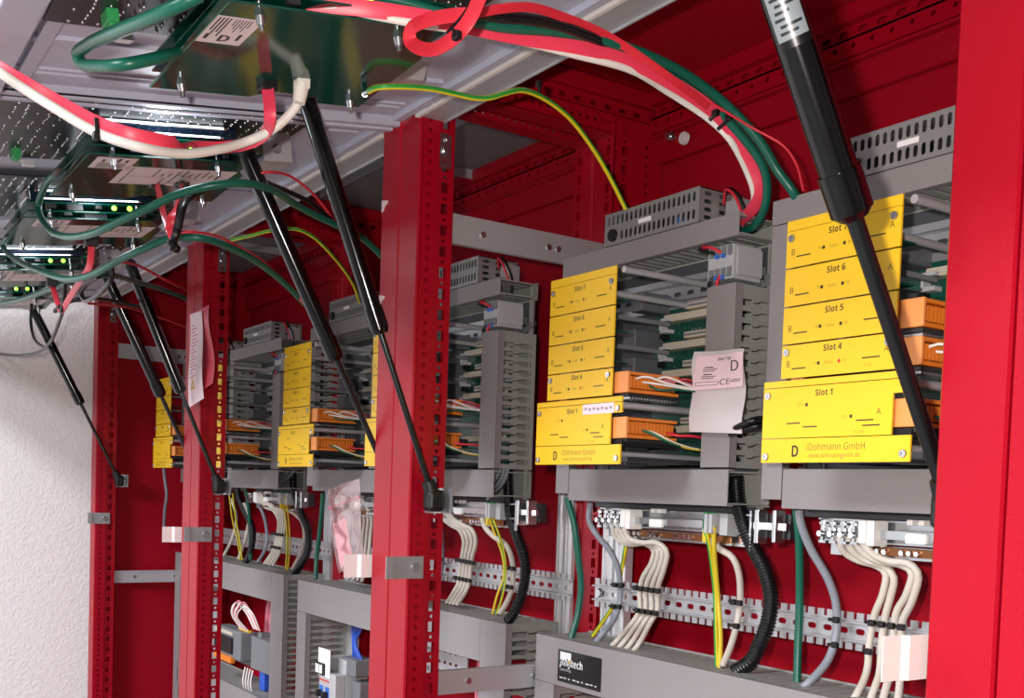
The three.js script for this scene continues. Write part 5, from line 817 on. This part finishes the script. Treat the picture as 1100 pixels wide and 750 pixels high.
// lower frame of the cabinet left of the middle post: circuit breaker, wires
{
  const t = thing('circuit_breaker', 'white circuit breaker with blue switches under the duct left of the middle post', 'circuit breaker');
  const X = -1.465, Y = 1.5;
  const B = (x0, x1, y0, y1, z0, z1, r) => bx(X + x0, X + x1, Y + y0, Y + y1, z0, z1, r);
  part('body', [B(0, 0.072, -0.42, -0.31, -0.27, -0.225, 0.002), B(0.0, 0.072, -0.395, -0.335, -0.225, -0.205, 0.002)], M.lightPlastic, t);
  part('upper_block', [B(0.045, 0.105, -0.335, -0.305, -0.268, -0.228, 0.002), B(0.075, 0.11, -0.42, -0.345, -0.268, -0.235, 0.003)], M.greyPlastic, t);
  part('front_tag', B(-0.002, 0.05, -0.345, -0.293, -0.2045, -0.2035), M.paper, t);
  const w = part('indicator', B(-0.006, 0.03, -0.342, -0.32, -0.2035, -0.199, 0.001), M.blackPlastic, t); part('window', [B(-0.003, 0.01, -0.339, -0.323, -0.199, -0.1985), B(0.013, 0.026, -0.339, -0.323, -0.199, -0.1985)], M.white, w);
  part('red_line', B(0.004, 0.046, -0.353, -0.35, -0.2049, -0.2045), M.wireRed, t);
  part('blue_field', [B(0.004, 0.02, -0.385, -0.362, -0.2049, -0.2045), B(0.03, 0.046, -0.385, -0.362, -0.2049, -0.2045)], M.blue, t);
  part('lever', [B(0.008, 0.016, -0.382, -0.37, -0.2045, -0.194, 0.001), B(0.034, 0.042, -0.382, -0.37, -0.2045, -0.194, 0.001)], M.blackPlastic, t);
  for (let k = 0; k < 4; k++) cable('blue_wire', [[X + 0.05 + k * 0.011, 1.27, -0.25 + k * 0.004], [X + 0.052 + k * 0.012, 1.25, -0.245], [X + 0.06 + k * 0.004, 1.225, -0.243], [X + 0.058 + k * 0.013, 1.19, -0.246]], 0.0022, M.wireBlue, `${['leftmost', 'second', 'third', 'rightmost'][k]} of four blue wires above the white circuit breaker`, 'blue wires above the breaker');
  const r = thing('slotted_rail', 'short perforated rail behind the blue wires under the lower duct', 'rail');
  const hs = []; for (let x = 0.012; x < 0.28; x += 0.018) { hs.push(['o', x, 0.03, 0.009, 0.005]); hs.push(['r', x, 0.012, 0.005, 0.009]); hs.push(['r', x, 0.05, 0.005, 0.009]); }
  part('rail', sheet(rect(0, 0.3, 0, 0.06), hs, 0.002, 4).translate(-1.38, 1.19, -0.292), M.galvDull, r);
}
{ // right side of that frame: pink wires and a small toothed rail
  for (let k = 0; k < 4; k++) cable('red_wire', [[-0.998 + k * 0.006, 1.27, -0.262], [-0.999 + k * 0.007, 1.22, -0.258], [-0.996 + k * 0.006, 1.16, -0.256], [-0.998 + k * 0.007, 1.1, -0.258]], 0.0022, M.wirePink, `${['leftmost', 'second', 'third', 'rightmost'][k]} of four pink wires just right of the middle post`, 'pink wires');
  const r = thing('terminal_row', 'row of small dark terminals under the lower duct right of the middle post', 'terminals');
  for (let k = 0; k < 7; k++) part('terminal', [bx(-0.968 + k * 0.009, -0.961 + k * 0.009, 1.2, 1.235, -0.262, -0.24, 0.0008), cyl([-0.9645 + k * 0.009, 1.228, -0.24], [-0.9645 + k * 0.009, 1.228, -0.237], 0.0024, 0.002, 8)], k % 3 ? M.dark : M.greyPlastic, r);
  const u = thing('slotted_rail', 'toothed rail beside the dark terminals under the lower duct', 'rail'); const hs = []; for (let x = 0.006; x < 0.12; x += 0.0125) hs.push(['r', x, 0.027, 0.005, 0.01]);
  part('rail', sheet(rect(0, 0.13, 0, 0.036), hs, 0.002, 4).translate(-0.97, 1.205, -0.287), M.galvDull, u);
}
// lower frame of the farthest cabinet: relay modules and wires
{
  const t = thing('relay_module', 'dark grey relay terminals with orange strip under the farthest lower duct', 'relay');
  const X = -2.05, Y = 1.5, B = (x0, x1, y0, y1, z0, z1, r) => bx(X + x0, X + x1, Y + y0, Y + y1, z0, z1, r);
  part('body', [B(0.0, 0.26, -0.4, -0.335, -0.28, -0.235, 0.002), B(0.0, 0.16, -0.385, -0.32, -0.24, -0.205, 0.004)], M.greyPlastic, t);
  part('dark_front', B(0.0, 0.115, -0.374, -0.338, -0.205, -0.2, 0.001), M.blackPlastic, t);
  part('pale_strip', B(0.0, 0.115, -0.333, -0.325, -0.207, -0.201, 0.001), M.beigeConn, t);
  part('orange_strip', B(0.0, 0.115, -0.395, -0.381, -0.21, -0.2, 0.001), M.orange, t);
  part('yellow_strip', B(0.1, 0.16, -0.322, -0.317, -0.23, -0.222), M.yellow, t);
  part('grey_block', [B(0.18, 0.3, -0.395, -0.325, -0.26, -0.222, 0.002), B(0.2, 0.22, -0.325, -0.315, -0.25, -0.23)], M.greyPlastic, t);
  part('blue_block', B(0.2, 0.23, -0.44, -0.395, -0.255, -0.235, 0.002), M.wireBlue, t);
  for (let k = 0; k < 7; k++) cable('white_wire', [[X + 0.11 + k * 0.008, 1.18, -0.225], [X + 0.1 + k * 0.009, 1.215, -0.205 + k * 0.001], [X + 0.12 + k * 0.011, 1.24 + (k % 3) * 0.004, -0.205], [X + 0.16 + k * 0.008, 1.225, -0.215], [X + 0.18 + k * 0.006, 1.19, -0.228]], 0.0016, k % 3 === 2 ? M.wirePink : M.wireWhite, `${['first', 'second', 'third', 'fourth', 'fifth', 'sixth', 'last'][k]} white wire from the left looping above the far relay terminals`, 'white loops above the relays');
  for (let k = 0; k < 4; k++) cable('white_wire', [[X + 0.14 + k * 0.016, 1.1, -0.225], [X + 0.155 + k * 0.016, 1.07, -0.215], [X + 0.15 + k * 0.018, 1.03, -0.23]], 0.0018, M.wireWhite, `${['first', 'second', 'third', 'last'][k]} white wire from the left hanging below the far relay terminals`, 'white wires below the relays');
  for (let k = 0; k < 4; k++) single('flat_cable', sweep([[X + 0.165 + k * 0.02, 1.28, -0.27], [X + 0.168 + k * 0.02, 1.23, -0.262], [X + 0.17 + k * 0.021, 1.17, -0.258]], 0.008, 0.0012, { square: true, fixed: true, up: [0, 0, 1] }), M.wirePink, `${['leftmost', 'second', 'third', 'rightmost'][k]} of four pink flat cables behind the far white loops`, 'cable', 'pink flat cables');
  const d = thing('cable_duct', 'lowest grey duct below the far relay terminals', 'cable duct', 'lower cable ducts'); ductH(d, -2.33, -1.705, 1.0, 1.06, -0.2, -0.288);
}
renderer.render(scene, camera);
